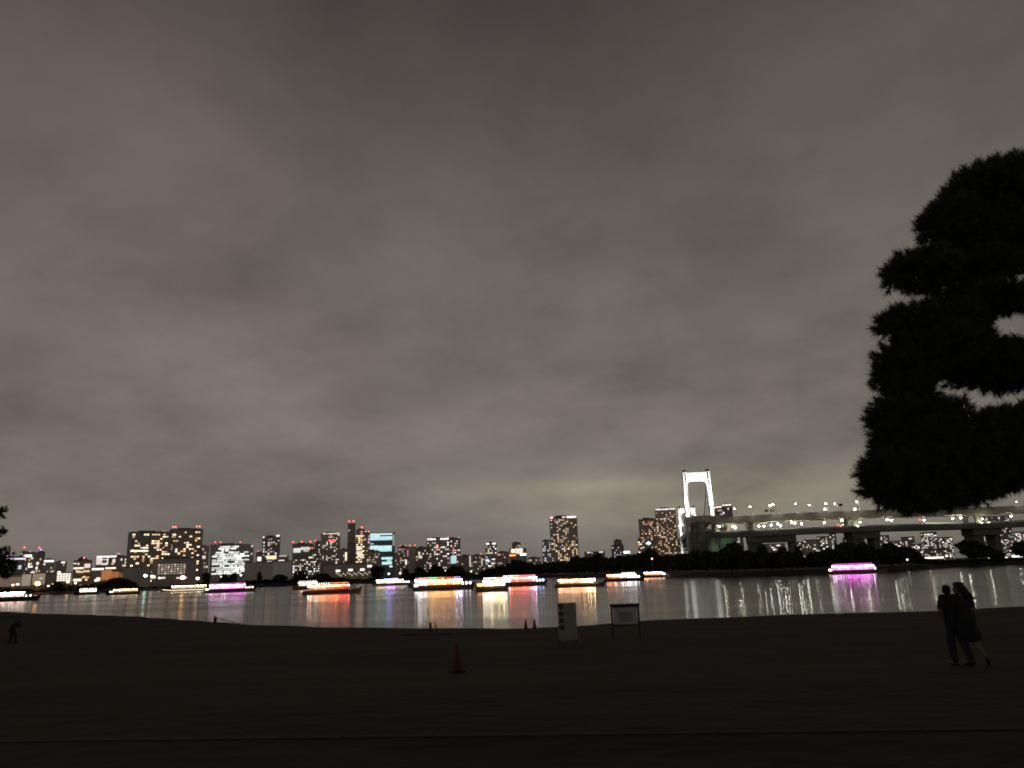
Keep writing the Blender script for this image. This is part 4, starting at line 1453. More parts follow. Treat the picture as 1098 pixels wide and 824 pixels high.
def place_lamp(kind, u, label, near=True, scale=1.0, rz=0):
    src = UPP if kind == 'up' else LOP
    if _first[kind]:
        r_ = src
        _first[kind] = False
        kids = None
    else:
        r_ = src.copy(); COL.objects.link(r_)
        for ch in src.children:
            c = ch.copy(); COL.objects.link(c); c.parent = r_
    best = None
    p, t, s = frame_at(idx_near(u, 26))
    i = idx_near(u, 26)
    # interpolate along the path for the exact column
    for a in range(26, len(PATH) - 1):
        ua, ub = to_px(PATH[a])[0], to_px(PATH[a + 1])[0]
        if ua <= u <= ub:
            p = PATH[a].lerp(PATH[a + 1], (u - ua) / (ub - ua)); break
    sg = 1 if s.y < 0 else -1
    off = (DECK_W - 1.2) * (sg if near else -sg)
    r_.location = p + s * off + Vector((0, 0, 0 if kind == 'up' else LOW))
    r_.rotation_euler = (0, 0, math.atan2(t.y, t.x) + rz)
    ld = bpy.data.lights.new('deck_fill_light', 'POINT')  # added fill light apart from the lamp head, brightens the deck faces
    ld.energy = 260 if kind == 'up' else 90
    ld.color = (1, .98, .86)
    ld.shadow_soft_size = .5
    lo_ = bpy.data.objects.new('deck_fill_light', ld)
    COL.objects.link(lo_)
    lo_.location = p + s * (DECK_W + 4.5) * sg + Vector((0, 0, 3.0 if kind == 'up' else LOW + 4.5))
    r_.scale = (scale,) * 3
    r_['label'] = label


ups = [(794, True, .95, 'curved lamp on the upper bridge deck nearest the big white tower'), (808, True, 1.05, 'curved lamp on the upper deck above the first lit column'),
       (827, True, 1.02, 'curved lamp on the upper deck beside the two dark sign boxes'), (835, False, 1.3, 'far side lamp on the upper deck right of the two dark sign boxes'),
       (853.5, True, 1.08, 'curved lamp on the upper deck midway between the sign boxes and the paired glaring lamps'), (875.5, False, 1.05, 'poleless looking lamp on the far side of the upper deck'),
       (884, True, 1.0, 'left of two curved lamps with a glaring floodlight at the foot'), (903.5, False, 1.1, 'far side lamp on the upper deck beside the single dark sign'),
       (916.5, True, 1.05, 'right of two curved lamps with a glaring floodlight at the foot'), (953, True, .4, 'low bright lamp on the upper deck at the left of the hanging pine tip'),
       (991, True, .4, 'low bright lamp on the upper deck at the right of the hanging pine tip'), (1084, True, .55, 'glaring low lamp on the upper deck near the right edge'), (1097, True, 1.3, 'tall lamp on the upper deck cut by the right edge')]
for u, near, sc, lab in ups:
    place_lamp('up', u, lab, near, sc)
los = [(756, 'leftmost lamp on the lower deck at the foot of the big white tower'), (764, 'second lamp on the lower deck right of the big white tower'), (781, 'lamp on the lower deck left of a paired glow'),
       (789, 'lamp making the right half of a paired glow on the lower deck'), (811.5, 'first lower deck lamp right of the first lit column'), (818.5, 'second lower deck lamp right of the first lit column'),
       (823.5, 'third lower deck lamp right of the first lit column'), (830, 'fourth lower deck lamp right of the first lit column'), (838, 'fifth lower deck lamp, under the far side upper lamp'),
       (844.5, 'left lamp of the brightest pair on the lower deck'), (847.5, 'right lamp of the brightest pair on the lower deck'), (861, 'first lower deck lamp right of the brightest pair'),
       (877.5, 'lower deck lamp left of the paired glaring upper lamps'), (896, 'lower deck lamp above red tail lights'), (925.5, 'lower deck lamp just right of the second lit column'),
       (943.5, 'left of two close lower deck lamps left of the pine tip'), (948, 'right of two close lower deck lamps left of the pine tip'), (995, 'lower deck lamp right of the pine tip beside the red signal'),
       (1012.5, 'lower deck lamp midway between the pine tip and the third lit column'), (1021, 'lower deck lamp just left of the third lit column'), (1058, 'lower deck lamp right of the third lit column'),
       (1074, 'lower deck lamp before distant warm windows between the decks'), (1097, 'lower deck lamp at the right edge of the photo')]
for i, (u, lab) in enumerate(los):
    place_lamp('lo', u, lab, i % 3 != 2, (.85, .95, .9, 1.0)[i % 4] * (1.15 if u in (844.5, 847.5, 878, 896) else 1))
# floodlights at the feet of two upper lamps
for u, lab in ((884.5, 'glaring floodlight at the foot of the left curved bridge lamp'), (916.5, 'glaring floodlight at the foot of the right curved bridge lamp')):
    p, t, s = frame_at(idx_near(u))
    sg = 1 if s.y < 0 else -1
    q = W(u, 546.3, p.y - 12.2)
    r_ = empty('floodlight', q, 0, lab, 'floodlight')
    m_ = MB(); m_.box(-.5, .5, -.2, .6, -2.6, -.9); m_.build('bracket', M['dark_metal'], r_)
    m_ = MB(); m_.ball((0, 0, 0), 1.35, 0, .9, 8); m_.build('lamp_head', lamp_mat((1, .98, .86), 8), r_, True)


def road_sign(u, v, wpx, hpx, boxes, label):
    p, t, s = frame_at(idx_near(u))
    Y = p.y - 11
    c = W(u, v, Y)
    k = Y / F
    r_ = empty('road_sign', (c.x, Y, p.z), 0, label, 'road sign')
    m_ = MB()
    m_.box(-.12, .12, -.12, .12, 0, c.z - p.z + .5)
    m_.build('post', M['dark_metal'], r_)
    for dx in boxes:
        m_ = MB(); m_.box((dx - wpx / 2) * k, (dx + wpx / 2) * k, -.45, -.2, c.z - p.z - hpx / 2 * k, c.z - p.z + hpx / 2 * k)
        m_.build('sign_panel', M['dark_metal'], r_)


road_sign(825.5, 547.8, 3.6, 2.2, (-3.8, 2.6), 'pair of dark sign boxes standing on the upper bridge deck')
road_sign(900.5, 541.7, 4.0, 2.6, (.8,), 'single dark sign on a post on the upper bridge deck')
for u0_, u1_ in ((992, 1033), (1045, 1064)):
    ia = [PATH[i] for i in range(len(PATH)) if u0_ - 6 < to_px(PATH[i])[0] < u1_ + 6]
    pts = []
    for k in range(7):
        u = u0_ + (u1_ - u0_) * k / 6
        p, t, s = frame_at(idx_near(u))
        q = W(u, 561.2, p.y + 11)
        pts.append(q)
    m_ = MB(); m_.tube(pts, .45, 6)
    bbuild(m_, 'glow_strip', lamp_mat((1, .97, .62), .9))  # glowing tube stands for the lit wall between the decks, no lamp
# vehicle lamps and signals between the decks
def small_lamp(u, v, col, s, r, label, cat, name, dY=-13.8):
    p, t, sd = frame_at(idx_near(u))
    q = W(u, v, p.y + dY)
    zb = p.z + LOW if q.z < p.z - 1 else p.z
    r_ = empty(name, (q.x, q.y, zb), 0, label, cat)
    m_ = MB(); m_.tube([(0, 0, 0), (0, 0, max(.2, q.z - zb))], .1, 6); m_.build('post', M['dark_metal'], r_)
    m_ = MB(); m_.ball((0, 0, q.z - zb), r, 0, .8, 6); m_.build('lens', lamp_mat(col, s), r_)


small_lamp(898.5, 563.3, RED, 5, .85, 'left red warning lamp on the lower deck at the second lit column', 'warning lamp', 'warning_lamp', 10.5)
small_lamp(901.5, 564.2, (1, .3, .25), 5, .7, 'right red warning lamp on the lower deck at the second lit column', 'warning lamp', 'warning_lamp', 10.5)
small_lamp(986.5, 557.5, RED, 7, .75, 'red signal lamp between the decks at the pine tip', 'signal', 'signal_lamp', 10.5)
small_lamp(904, 562.8, CREAM, 4, .8, 'cream lamp beside the red warning lamps on the lower deck', 'warning lamp', 'warning_lamp', 10.5)

# floodlights of the towers (real lamps on the deck that light the white steel)
def spot(loc, target, power, deg, col=(.95, 1, .93)):
    d = bpy.data.lights.new('tower_floodlight', 'SPOT')
    d.energy = power
    d.color = col
    d.spot_size = math.radians(deg)
    d.spot_blend = .35
    d.shadow_soft_size = 1.0
    o = bpy.data.objects.new('tower_floodlight', d)
    COL.objects.link(o)
    o.location = loc
    o.rotation_euler = (Vector(target) - Vector(loc)).to_track_quat('-Z', 'Y').to_euler()
    return o


for Tb, zlow in ((T1, 64), (T2, 10)):
    for sg in (-1, 1):
        leg = Tb + side * sg * 15
        spot(leg + Vector((0, -20, 66)), leg + Vector((-sg * 2, 0, 108)), 1.9e5, 62)
        spot(leg + Vector((0, -20, 64)), leg + Vector((0, 0, 82)), 3.2e4, 80)
        if zlow < 60:
            spot(leg + Vector((0, -22, 14)), leg + Vector((0, 0, 36)), 5e4, 90)
    spot(Tb + Vector((0, -24, 72)), Tb + Vector((0, 0, 118)), 1.5e5, 60)
spot(T1 + Vector((-16, -60, 28)), T1 + Vector((-17, 0, 45)), 1.2e5, 60, (.6, 1, .72))
spot(Vector((T1.x + 2, 850, 8)), Vector((T1.x + 14, 890, 16)), 2.5e4, 80, (.6, 1, .66))
for u in (772, 802, 908, 1038, 1046):
    p, t, s = frame_at(idx_near(u))
    spot(Vector((p.x + 3, p.y - DECK_W - 2.0, p.z + LOW + 1.5)), Vector((p.x, p.y - 6, p.z - 9)), 2.2e3, 120, (.95, 1, .62))


# ------------------------------------------------------------------ lantern-lit pleasure boats
_lan = {}
WIN_K, LAN_K = .6, 9.0


def lantern_mesh(col, s):
    m = lamp_mat(col, s)
    if m.name not in _lan:
        b = MB()
        b.lathe([(.09, -.27), (.17, -.2), (.22, 0), (.17, .2), (.09, .27)], 8)
        _lan[m.name] = b.mesh('lantern', m, True)
    return _lan[m.name]


def boat(label, u0, u1, vb, hpx, lan, win, bow=1, hull='hull', roof_lamps=None, rope=None, yaw=0.0, bow_lamp=None, stern_lamp=None, mast=True, n_lan=None, wake=None, keel_glow=None):
    """A low Japanese dinner boat. lan/win/roof_lamps: lists of (colour, strength) cycled along the boat; hpx: height of roof over water in photo pixels."""
    um = (u0 + u1) / 2
    c = on_level(um, vb)
    Y = c.y
    p0, p1 = W(u0, vb, Y), W(u1, vb, Y)
    L = (p1 - p0).length
    px = L / (u1 - u0)
    Bm = min(max(.2 * L, 2.6), 4.6)
    Ht = hpx * px
    root = empty('pleasure_boat', (c.x, Y + Bm / 2, 0), math.atan2(-c.x, c.y) + yaw + (0 if bow > 0 else PI), label, 'boat', 'lantern lit dinner boats on the bay')
    ns = -1 if bow > 0 else 1              # side that faces the camera in local y
    Hh = max(.30 * Ht, .55)
    # hull: stations along x with a raised bow
    n = 16
    mb = MB()
    rows = []
    for i in range(n + 1):
        f = i / n
        x = -L / 2 + L * f
        hb = Bm / 2 * (min(1, .72 + f * 1.6) if f < .18 else (1 - max(0, (f - .62) / .38) ** 2.0 * .94))
        sheer = Hh * (1 + .95 * max(0, (f - .72) / .28) ** 2 + .18 * max(0, (.15 - f) / .15))
        rake = .05 * L * max(0, (f - .7) / .3) ** 2
        rows.append([(x - rake * .6, -hb * .72, -.35), (x + rake * .2, -hb, sheer), (x + rake * .2, -hb * .93, sheer), (x + rake * .2, -hb * .93, sheer - .22),
                     (x + rake * .2, hb * .93, sheer - .22), (x + rake * .2, hb * .93, sheer), (x + rake * .2, hb, sheer), (x - rake * .6, hb * .72, -.35)])
    k = len(rows[0])
    vs_ = [p for r_ in rows for p in r_]
    fs = [(i * k + j, i * k + (j + 1) % k, (i + 1) * k + (j + 1) % k, (i + 1) * k + j) for i in range(n) for j in range(k)]
    fs += [tuple(range(k)), tuple(n * k + j for j in range(k))]
    mb.add(vs_, fs)
    hl = mb.build('hull', M[hull], root)
    # rub rail as a sub-part
    rr = MB()
    for sg in (-1, 1):
        rr.tube([(r_[1][0], sg * (abs(r_[1][1]) + .03), r_[1][2] - .12) for r_ in rows], .07, 6)
    rr.build('rub_rail', M['hull_dark'], hl)
    if keel_glow:
        kg = MB()
        kg.tube([(r_[1][0], ns * (abs(r_[1][1]) + .05), r_[1][2] - .36) for r_ in rows[2:-1]], .06, 6)
        kg.build('glow_strip', lamp_mat(*keel_glow), hl)
    # cabin with posts, panes and a hipped roof
    x0, x1 = -.40 * L, .27 * L
    zc0, zc1 = Hh - .2, Ht * .86
    hb = Bm * .40
    cb = MB()
    cb.box(x0, x1, -hb, hb, zc0, zc1)
    cb.build('cabin', M['cabin'], root)
    rf = MB()
    e = .35
    ridge = Ht
    v = [(x0 - e, -hb - e, zc1 + .003), (x1 + e, -hb - e, zc1 + .003), (x1 + e, hb + e, zc1 + .003), (x0 - e, hb + e, zc1 + .003),
         (x0 - e, -hb - e, zc1 + .14), (x1 + e, -hb - e, zc1 + .14), (x1 + e, hb + e, zc1 + .14), (x0 - e, hb + e, zc1 + .14),
         (x0 + hb * .6, -.2, ridge), (x1 - hb * .6, -.2, ridge), (x1 - hb * .6, .2, ridge), (x0 + hb * .6, .2, ridge)]
    rf.add(v, [(0, 3, 2, 1), (0, 1, 5, 4), (1, 2, 6, 5), (2, 3, 7, 6), (3, 0, 4, 7), (4, 5, 9, 8), (5, 6, 10, 9), (6, 7, 11, 10), (7, 4, 8, 11), (8, 9, 10, 11)])
    ro = rf.build('roof', M['roof_tile'], root)
    nw = max(4, int((x1 - x0) / 1.5))
    ww = (x1 - x0) / nw
    for i in range(nw):
        col, s = win[i * len(win) // nw]
        s *= WIN_K * (.6, 1.2, .9, 1.3)[(i * 7 + int(u0)) % 4]
        f = (Ht - Hh)
        link('window', win_mesh(col, s), root, (x0 + (i + .5) * ww, ns * (hb + .02), zc0 + (zc1 - zc0) * .56), 0, (ww * .84, .06, (zc1 - zc0) * .5))
    nl = n_lan or max(6, min(24, int((u1 - u0) * .29)))
    for i in range(nl):
        col, s = lan[min(len(lan) - 1, i * len(lan) // nl)]
        s *= LAN_K
        x = x0 - .5 + (x1 - x0 + 1.0) * (i + .5) / nl
        sc = min(.92, .6 + px * .8) * (1 + .2 * math.sin(i * 2.4))
        link('lantern', lantern_mesh(col, s * (1 + .25 * math.sin(i * 5.1 + L))), root, (x, ns * (hb + e + .05), zc1 - .28 + .06 * math.sin(i * 1.9)), 0, (sc,) * 3)
    if roof_lamps:
        nr = max(5, int((u1 - u0) * .28))
        for i in range(nr):
            col, s = roof_lamps[min(len(roof_lamps) - 1, i * len(roof_lamps) // nr)]
            if s <= 0:
                continue
            link('roof_lamp', win_mesh(col, s), ro, (x0 + (x1 - x0) * (i + .5) / nr, ns * hb * .7, (zc1 + ridge) / 2 + .3), 0, (.36, .3, .3))
    # stern mast and bow post
    if mast:
        m_ = MB()
        m_.tube([(-.44 * L, 0, Hh * .8), (-.44 * L, 0, Ht * 1.25)], [.07, .05], 7)
        m_.tube([(-.44 * L, -.6, Ht * 1.1), (-.44 * L, .6, Ht * 1.1)], .04, 6)
        m_.build('mast', M['dark_metal'], root)
    b_ = MB()
    b_.tube([(.46 * L, 0, Hh * 1.2), (.505 * L, 0, Hh * 2.3)], [.12, .08], 7)
    b_.build('bow_post', M['hull_dark'], root)
    if bow_lamp:
        for dx in (.30, .36, .42)[:bow_lamp[2]]:
            link('deck_lamp', lantern_mesh(bow_lamp[0], bow_lamp[1]), root, (dx * L, ns * Bm * .2, Hh * 1.3 + .5), 0, (1.5,) * 3)
            q = MB(); q.tube([(dx * L, ns * Bm * .2, Hh * .7), (dx * L, ns * Bm * .2, Hh * 1.3 + .3)], .05, 6); q.build('lamp_post', M['dark_metal'], root)
    if stern_lamp:
        for dx in (-.46, -.43)[:stern_lamp[2]]:
            link('deck_lamp', lantern_mesh(stern_lamp[0], stern_lamp[1]), root, (dx * L, ns * Bm * .2, Hh + .6), 0, (1.5,) * 3)
            q = MB(); q.tube([(dx * L, ns * Bm * .2, Hh * .7), (dx * L, ns * Bm * .2, Hh + .4)], .05, 6); q.build('lamp_post', M['dark_metal'], root)
    return root


K = LIGHT = 1.0
OR = [(ORANGE, 6), (AMBER, 7)]
boat('boat with a blazing pinkish white cabin cut by the left edge', -34, 34, 645.5, 11, [((1, .72, .55), 8)], [((1, .72, .6), 4)], 1, 'hull_dark', None, bow_lamp=((1, .8, .65), 5, 2))
boat('small cream white lit boat, second from the left edge', 79, 103, 638.2, 7, [(CREAM, 7)], [(CREAM, 4)], -1, 'hull_dark', [(CREAM, 4)])
boat('low boat with a dotted row of warm lanterns below the left dark apartment tower', 113, 147, 638, 6.5, [((1, .7, .45), 6)], [(AMBER, .8)], -1, 'hull_dark', bow_lamp=(WHITE, 5, 2), mast=False)
boat('long flat boat with two yellowish light lines left of the pink boat', 172, 223, 634.5, 7.0, [((1, .8, .5), 6)], [((1, .78, .45), 1.2)], -1, 'hull_white', keel_glow=((1, .8, .5), 5), mast=False)
boat('pink lit boat with a white lit bow on the left side', 219, 272, 635.5, 9.5, [((1, .45, .85), 6), (MAGENTA, 5)], [((1, .35, .8), 5)], 1, 'hull', [((1, .2, .6), 4)], bow_lamp=(WHITE, 6, 3), stern_lamp=(WHITE, 7, 2))
boat('short red and white lit boat behind the red lantern boat', 313, 341, 632.5, 9, [((1, .5, .4), 6), ((1, .3, .2), 5)], [((1, .7, .6), 3)], -1, 'hull', [(WHITE, 4)])
boat('dark hulled boat with red orange lanterns sloping to its raised bow', 324, 386, 637, 11, [((1, .6, .4), 7), ((1, .3, .12), 7), ((1, .22, .08), 7), ((1, .1, .05), 7)], [((1, .35, .18), 2.0), ((1, .2, .1), 1.2)], 1, 'hull', [(WHITE, 3), ((1, .2, .1), 4)])
boat('yellow lit boat with blue violet roof lights and a white lit bow', 399, 441, 628.5, 7.5, [((1, .75, .3), 6), (CREAM, 6), ((1, .75, .45), 4)], [((1, .72, .3), 6), ((1, .72, .3), 5), ((.25, .07, 1), 70), ((.4, .15, 1), 30), (CREAM, 5), (CREAM, 4)], 1, 'hull_white', [((1, .7, .3), 0), (BLUE, 34), (VIOLET, 34), (WHITE, 0)], bow_lamp=((.8, .75, 1), 9, 3))
boat('pinkish white lit boat half hidden behind the big orange lantern boat', 437, 470, 630.0, 9.5, [((1, .35, .4), 6), ((1, .6, .7), 7)], [((1, .75, .78), 5)], -1, 'hull', [((1, .25, .3), 4)], stern_lamp=(RED, 4, 1))
boat('big boat with crowded orange lanterns, white lit stern and bow', 442, 509, 633, 13, [((1, .9, .9), 8), ((1, .45, .16), 7), ((1, .42, .13), 8), ((1, .4, .12), 7), ((1, .45, .16), 7), ((.85, .7, 1), 8)], [((1, .9, .9), 4.5), ((1, .55, .25), 4.5), ((1, .5, .2), 4.5), ((1, .5, .2), 4.5), ((1, .6, .3), 4.5)], 1, 'hull',
     [((1, .5, .4), 3), (GREEN, 4), (ORANGE, 4), (RED, 3), (VIOLET, 5)], bow_lamp=((.88, .75, 1), 8, 3), stern_lamp=(WHITE, 8, 2), n_lan=20)
boat('boat with blazing pale yellow cabin right of the big orange lantern boat', 509, 545, 634.5, 13.5, [((1, .82, .5), 10), ((1, .8, .5), 12), (CREAM, 10)], [((1, .8, .5), 6), ((1, .85, .55), 10), ((1, .8, .5), 7)], -1, 'hull', [((1, .45, .2), 4), ((.8, .8, 1), 5), ((1, .7, 1), 5)], yaw=.25, bow_lamp=(ORANGE, 5, 3))
boat('red and pink lit boat with a bright blue lamp at its right end', 534, 587, 628.8, 11, [((.8, .85, 1), 8), ((1, .15, .07), 8), ((1, .12, .06), 8), ((1, .18, .16), 8), ((1, .55, .85), 8)], [((.9, .85, 1), 5), ((1, .22, .1), 3.5), ((1, .16, .08), 3.5), ((1, .3, .3), 3.5)], 1, 'hull',
     [((1, .8, 1), 6), ((.7, 1, .6), 5), ((1, .2, .35), 5), ((1, .3, .4), 5)], bow_lamp=((.35, .4, 1), 10, 3), stern_lamp=((.8, .8, 1), 8, 2))
boat('long boat with a straight row of warm lanterns behind the white standing sign', 595, 650, 629.5, 9.5, [((1, .48, .24), 6), ((1, .48, .24), 7), ((1, .48, .2), 7), ((1, .6, .28), 13)], [((1, .55, .3), 2.2), ((1, .55, .3), 2.6), ((1, .7, .4), 5)], 1, 'hull', n_lan=17)
boat('boat with red lights left and white lights right, behind the dark framed board', 648, 692, 623.5, 8.5, [((1, .3, .15), 6), ((1, .55, .4), 6), ((1, .85, .8), 7), ((.9, .9, 1), 8)], [((1, .35, .2), 2), ((1, .7, .6), 3), ((.95, .92, 1), 5)], 1, 'hull_dark', [((1, .3, .2), 0), (WHITE, 5)], bow_lamp=((.85, .9, 1), 8, 2))
boat('small boat with orange lanterns, rightmost before the dark woods', 689, 717, 619.5, 6.5, [((1, .5, .3), 7)], [((1, .45, .25), 2.2)], 1, 'hull', bow_lamp=((1, .85, .85), 7, 2))
boat('magenta lit boat alone under the bridge on the right side', 892, 952, 615.5, 10.5, [((1, .5, .95), 6), (MAGENTA, 6), ((1, .4, .9), 6)], [((1, .25, .9), 4.5)], 1, 'hull', [(MAGENTA, 3)], stern_lamp=((1, .7, .5), 5, 2), bow_lamp=((1, .75, .7), 6, 1))


# ------------------------------------------------------------------ beach furniture
def cone(u, Y, label, h=.7, group=None, cat='traffic cone'):
    p = ground_at(u, Y)
    r_ = empty('traffic_cone', p, .3, label, cat, group)
    b = MB()
    b.box(-.19, .19, -.19, .19, 0, .035)
    b.build('base', M['rubber'], r_)
    b = MB()
    b.lathe([(.145, .0355), (.14, .06), (.035, h - .02), (.02, h)], 20)
    b.build('cone_body', M['cone'], r_, True)
    b = MB()
    t0, t1 = .52, .68
    ra = lambda t: .145 + (.03 - .145) * t + .004
    b.lathe([(ra(t0), .04 + (h - .04) * t0), (ra(t1), .04 + (h - .04) * t1)], 20)
    b.build('reflective_band', M['cone'], r_)
    return r_


cone(490.5, 21.5, 'dull red traffic cone standing alone on the dark sand')
cone(563.8, 58, 'left of two small dark cones at the water edge left of the white sign')
cone(573.3, 58, 'right of two small dark cones at the water edge left of the white sign')

def stake(u, Y, h, r, lean, label, mat='bark'):
    p = ground_at(u, Y)
    r_ = empty('wooden_stake', p, 0, label, 'stake')
    b = MB(); b.tube([(0, 0, -.2), (lean * .5, 0, h * .5), (lean, 0, h)], [r, r * .95, r * .8], 9)
    b.build('shaft', M[mat], r_)
    b = MB(); b.tube([(lean * .8 - .0, 0, h * .8), (lean * .87, 0, h * .87)], r * 1.12, 9)
    b.build('band', M['rubber'], r_)
    return p + Vector((lean, 0, h))


stake(461.5, 60, .55, .11, 0, 'stout dark stake at the water edge in front of the orange reflections')
stake(468.5, 60, .55, .05, -.12, 'thin leaning stake right of the stout stake at the water edge')
pA = stake(230.5, 92, .75, .2, .05, 'dark mooring stake in front of the pink reflection on the left')
pB = ground_at(262, 88) + Vector((0, 0, .1))
rp = MB()
rp.tube([pA + Vector((0, -.1, -.1)), pA.lerp(pB, .3) + Vector((0, 0, -.12)), pA.lerp(pB, .65) + Vector((0, 0, -.12)), pB], .05, 6)
tag(rp.build('rope', M['rope']), 'pale rope running from the dark mooring stake to the sand', 'rope')

# white standing sign with four round pictograms
gp = ground_at(609.5, 34.5)
sg_ = empty('notice_sign', gp, 0.05, 'white standing notice sign with four dark round pictograms on the sand', 'sign')
k = 34.5 / F
b = MB()
bw, bt = 19 * k * .5, W(609.5, 646.5, 34.5).z - gp.z
b.box(-bw, bw, -.02, .02, .10, bt)
pn = b.build('panel', M['board'], sg_)
for i in range(4):
    z = bt - .16 - i * .285
    b = MB()
    n = 20
    ring = [(-bw * .62 + .115 * math.cos(2 * PI * q / n), -.026, z + .115 * math.sin(2 * PI * q / n)) for q in range(n)]
    b.prism(ring, (0, .004, 0))
    b.build('pictogram', M['ink'], pn)
    b = MB()
    for j in range(3):
        b.box(-bw * .2, bw * (.75 - .2 * ((i + j) % 3)), -.025, -.0205, z + .06 - j * .065, z + .085 - j * .065)
    b.build('text_line', M['ink_grey'], pn)
b = MB(); b.box(-bw * .9, bw * .9, -.025, -.0205, .2, .225); b.build('text_line', M['ink_grey'], pn)
for sx in (-1, 1):
    b = MB(); b.box(sx * bw * .9 - .02, sx * bw * .9 + .02, .021, .06, -.02, bt * .98); b.build('leg', M['dark_metal'], sg_)
    b = MB(); b.tube([(sx * bw * .9, .06, bt * .6), (sx * bw * .9, .55, -.02)], .016, 6); b.build('leg', M['dark_metal'], sg_)

# dark framed notice board on two posts
gp = ground_at(672, 36)
nb = empty('notice_board', gp, -0.03, 'low notice board with a dark frame and grey panel right of the white sign', 'notice board')
k = 36 / F
hw_ = 30 * k / 2
zt, zb = W(672, 648.6, 36).z - gp.z, W(672, 669.5, 36).z - gp.z
b = MB()
b.box(-hw_ + .12, hw_ - .12, -.02, .03, zb, zt - .1)
pn = b.build('panel', M['board_grey'], nb)
b = MB()
b.box(-hw_ * .45, hw_ * .5, -.025, -.0205, zb + .12, zt - .3)
b.build('paper_notice', M['board'], pn)
b = MB(); b.box(-hw_, hw_, -.06, .06, zt - .1, zt + .04); b.build('top_rail', M['dark_metal'], nb)
for sx in (-1, 1):
    b = MB(); b.box(sx * (hw_ - .06) - .04, sx * (hw_ - .06) + .04, -.04, .04, -.3, zt - .102); b.build('post', M['dark_metal'], nb)
b = MB(); b.box(-hw_ + .12, hw_ - .12, -.03, .03, zb - .07, zb - .003); b.build('bottom_rail', M['dark_metal'], nb)

# low dark stone jetty at the left edge of the beach
p = on_level(-14, 660)
jt = MB()
rj = random.Random(3)
Yj = 118
pj = W(10, 659, Yj)
for i in range(16):
    x = pj.x - 22 + i * 1.42
    jt.box(x, x + 1.6, Yj - 1.6 + rj.uniform(-.2, .2), Yj + 1.8, -1, 1.05 + rj.uniform(-.18, .18))
tag(jt.build('jetty', M['stone_dark']), 'low dark stone jetty at the left end of the beach', 'jetty')

# strip of dark seaweed washed up near the water
wv = MB()
rs = random.Random(8)
for i in range(70):
    u = rs.uniform(432, 486)
    q = ground_at(u, 50 + rs.uniform(-.5, .5))
    a = rs.uniform(0, PI)
    r_ = rs.uniform(.1, .3)
    wv.lathe([(r_, -.01), (r_ * .7, .05), (r_ * .2, .08)], 6, (q.x, q.y, q.z))
tag(wv.build('seaweed', M['cloth_dark']), kind='stuff')


# ------------------------------------------------------------------ people
def body_mesh(name, caps, balls, mat, voxel=.011, smooth=4):
    """One continuous surface from tapered capsules and ellipsoids fused by a voxel remesh."""
    bm = bmesh.new()
    for p0, r0, p1, r1 in caps:
        p0, p1 = Vector(p0), Vector(p1)
        d = p1 - p0
        q = d.to_track_quat('Z', 'Y').to_matrix().to_4x4()
        L = d.length
        rings, n = [], 14
        prof = [(-r0 * math.cos(a), r0 * math.sin(a)) for a in (.25, .7, 1.15, PI / 2)] + [(L + r1 * math.sin(a), r1 * math.cos(a)) for a in (0, .42, .87, 1.3)]
        vs_ = []
        for z, rr in prof:
            vs_.append([bm.verts.new(Matrix.Translation(p0) @ q @ Vector((rr * math.cos(2 * PI * k / n), rr * math.sin(2 * PI * k / n), z))) for k in range(n)])
        for a, b_ in zip(vs_[:-1], vs_[1:]):
            for k in range(n):
                bm.faces.new((a[k], a[(k + 1) % n], b_[(k + 1) % n], b_[k]))
        bm.faces.new(list(reversed(vs_[0])))
        bm.faces.new(vs_[-1])
    for c, sx, sy, sz, *rot in balls:
        Mx = Matrix.Translation(Vector(c)) @ (Euler(rot[0]).to_matrix().to_4x4() if rot else Matrix.Identity(4)) @ Matrix.Diagonal((sx, sy, sz, 1))
        bmesh.ops.create_uvsphere(bm, u_segments=18, v_segments=12, radius=1.0, matrix=Mx)
    bmesh.ops.recalc_face_normals(bm, faces=bm.faces)
    me = bpy.data.meshes.new(name)
    bm.to_mesh(me); bm.free()
    tmp = bpy.data.objects.new(name + '_tmp', me)
    COL.objects.link(tmp)
    rm = tmp.modifiers.new('r', 'REMESH'); rm.mode = 'VOXEL'; rm.voxel_size = voxel
    sm = tmp.modifiers.new('s', 'SMOOTH'); sm.iterations = smooth; sm.factor = .5
    dg = bpy.context.evaluated_depsgraph_get()
    out = bpy.data.meshes.new_from_object(tmp.evaluated_get(dg), depsgraph=dg)
    bpy.data.objects.remove(tmp)
    bpy.data.meshes.remove(me)
    out.name = name
    out.materials.clear()
    out.materials.append(mat)
    out.polygons.foreach_set('use_smooth', [True] * len(out.polygons))
    return out


def lerp(a, b, t):
    return Vector(a).lerp(Vector(b), t)


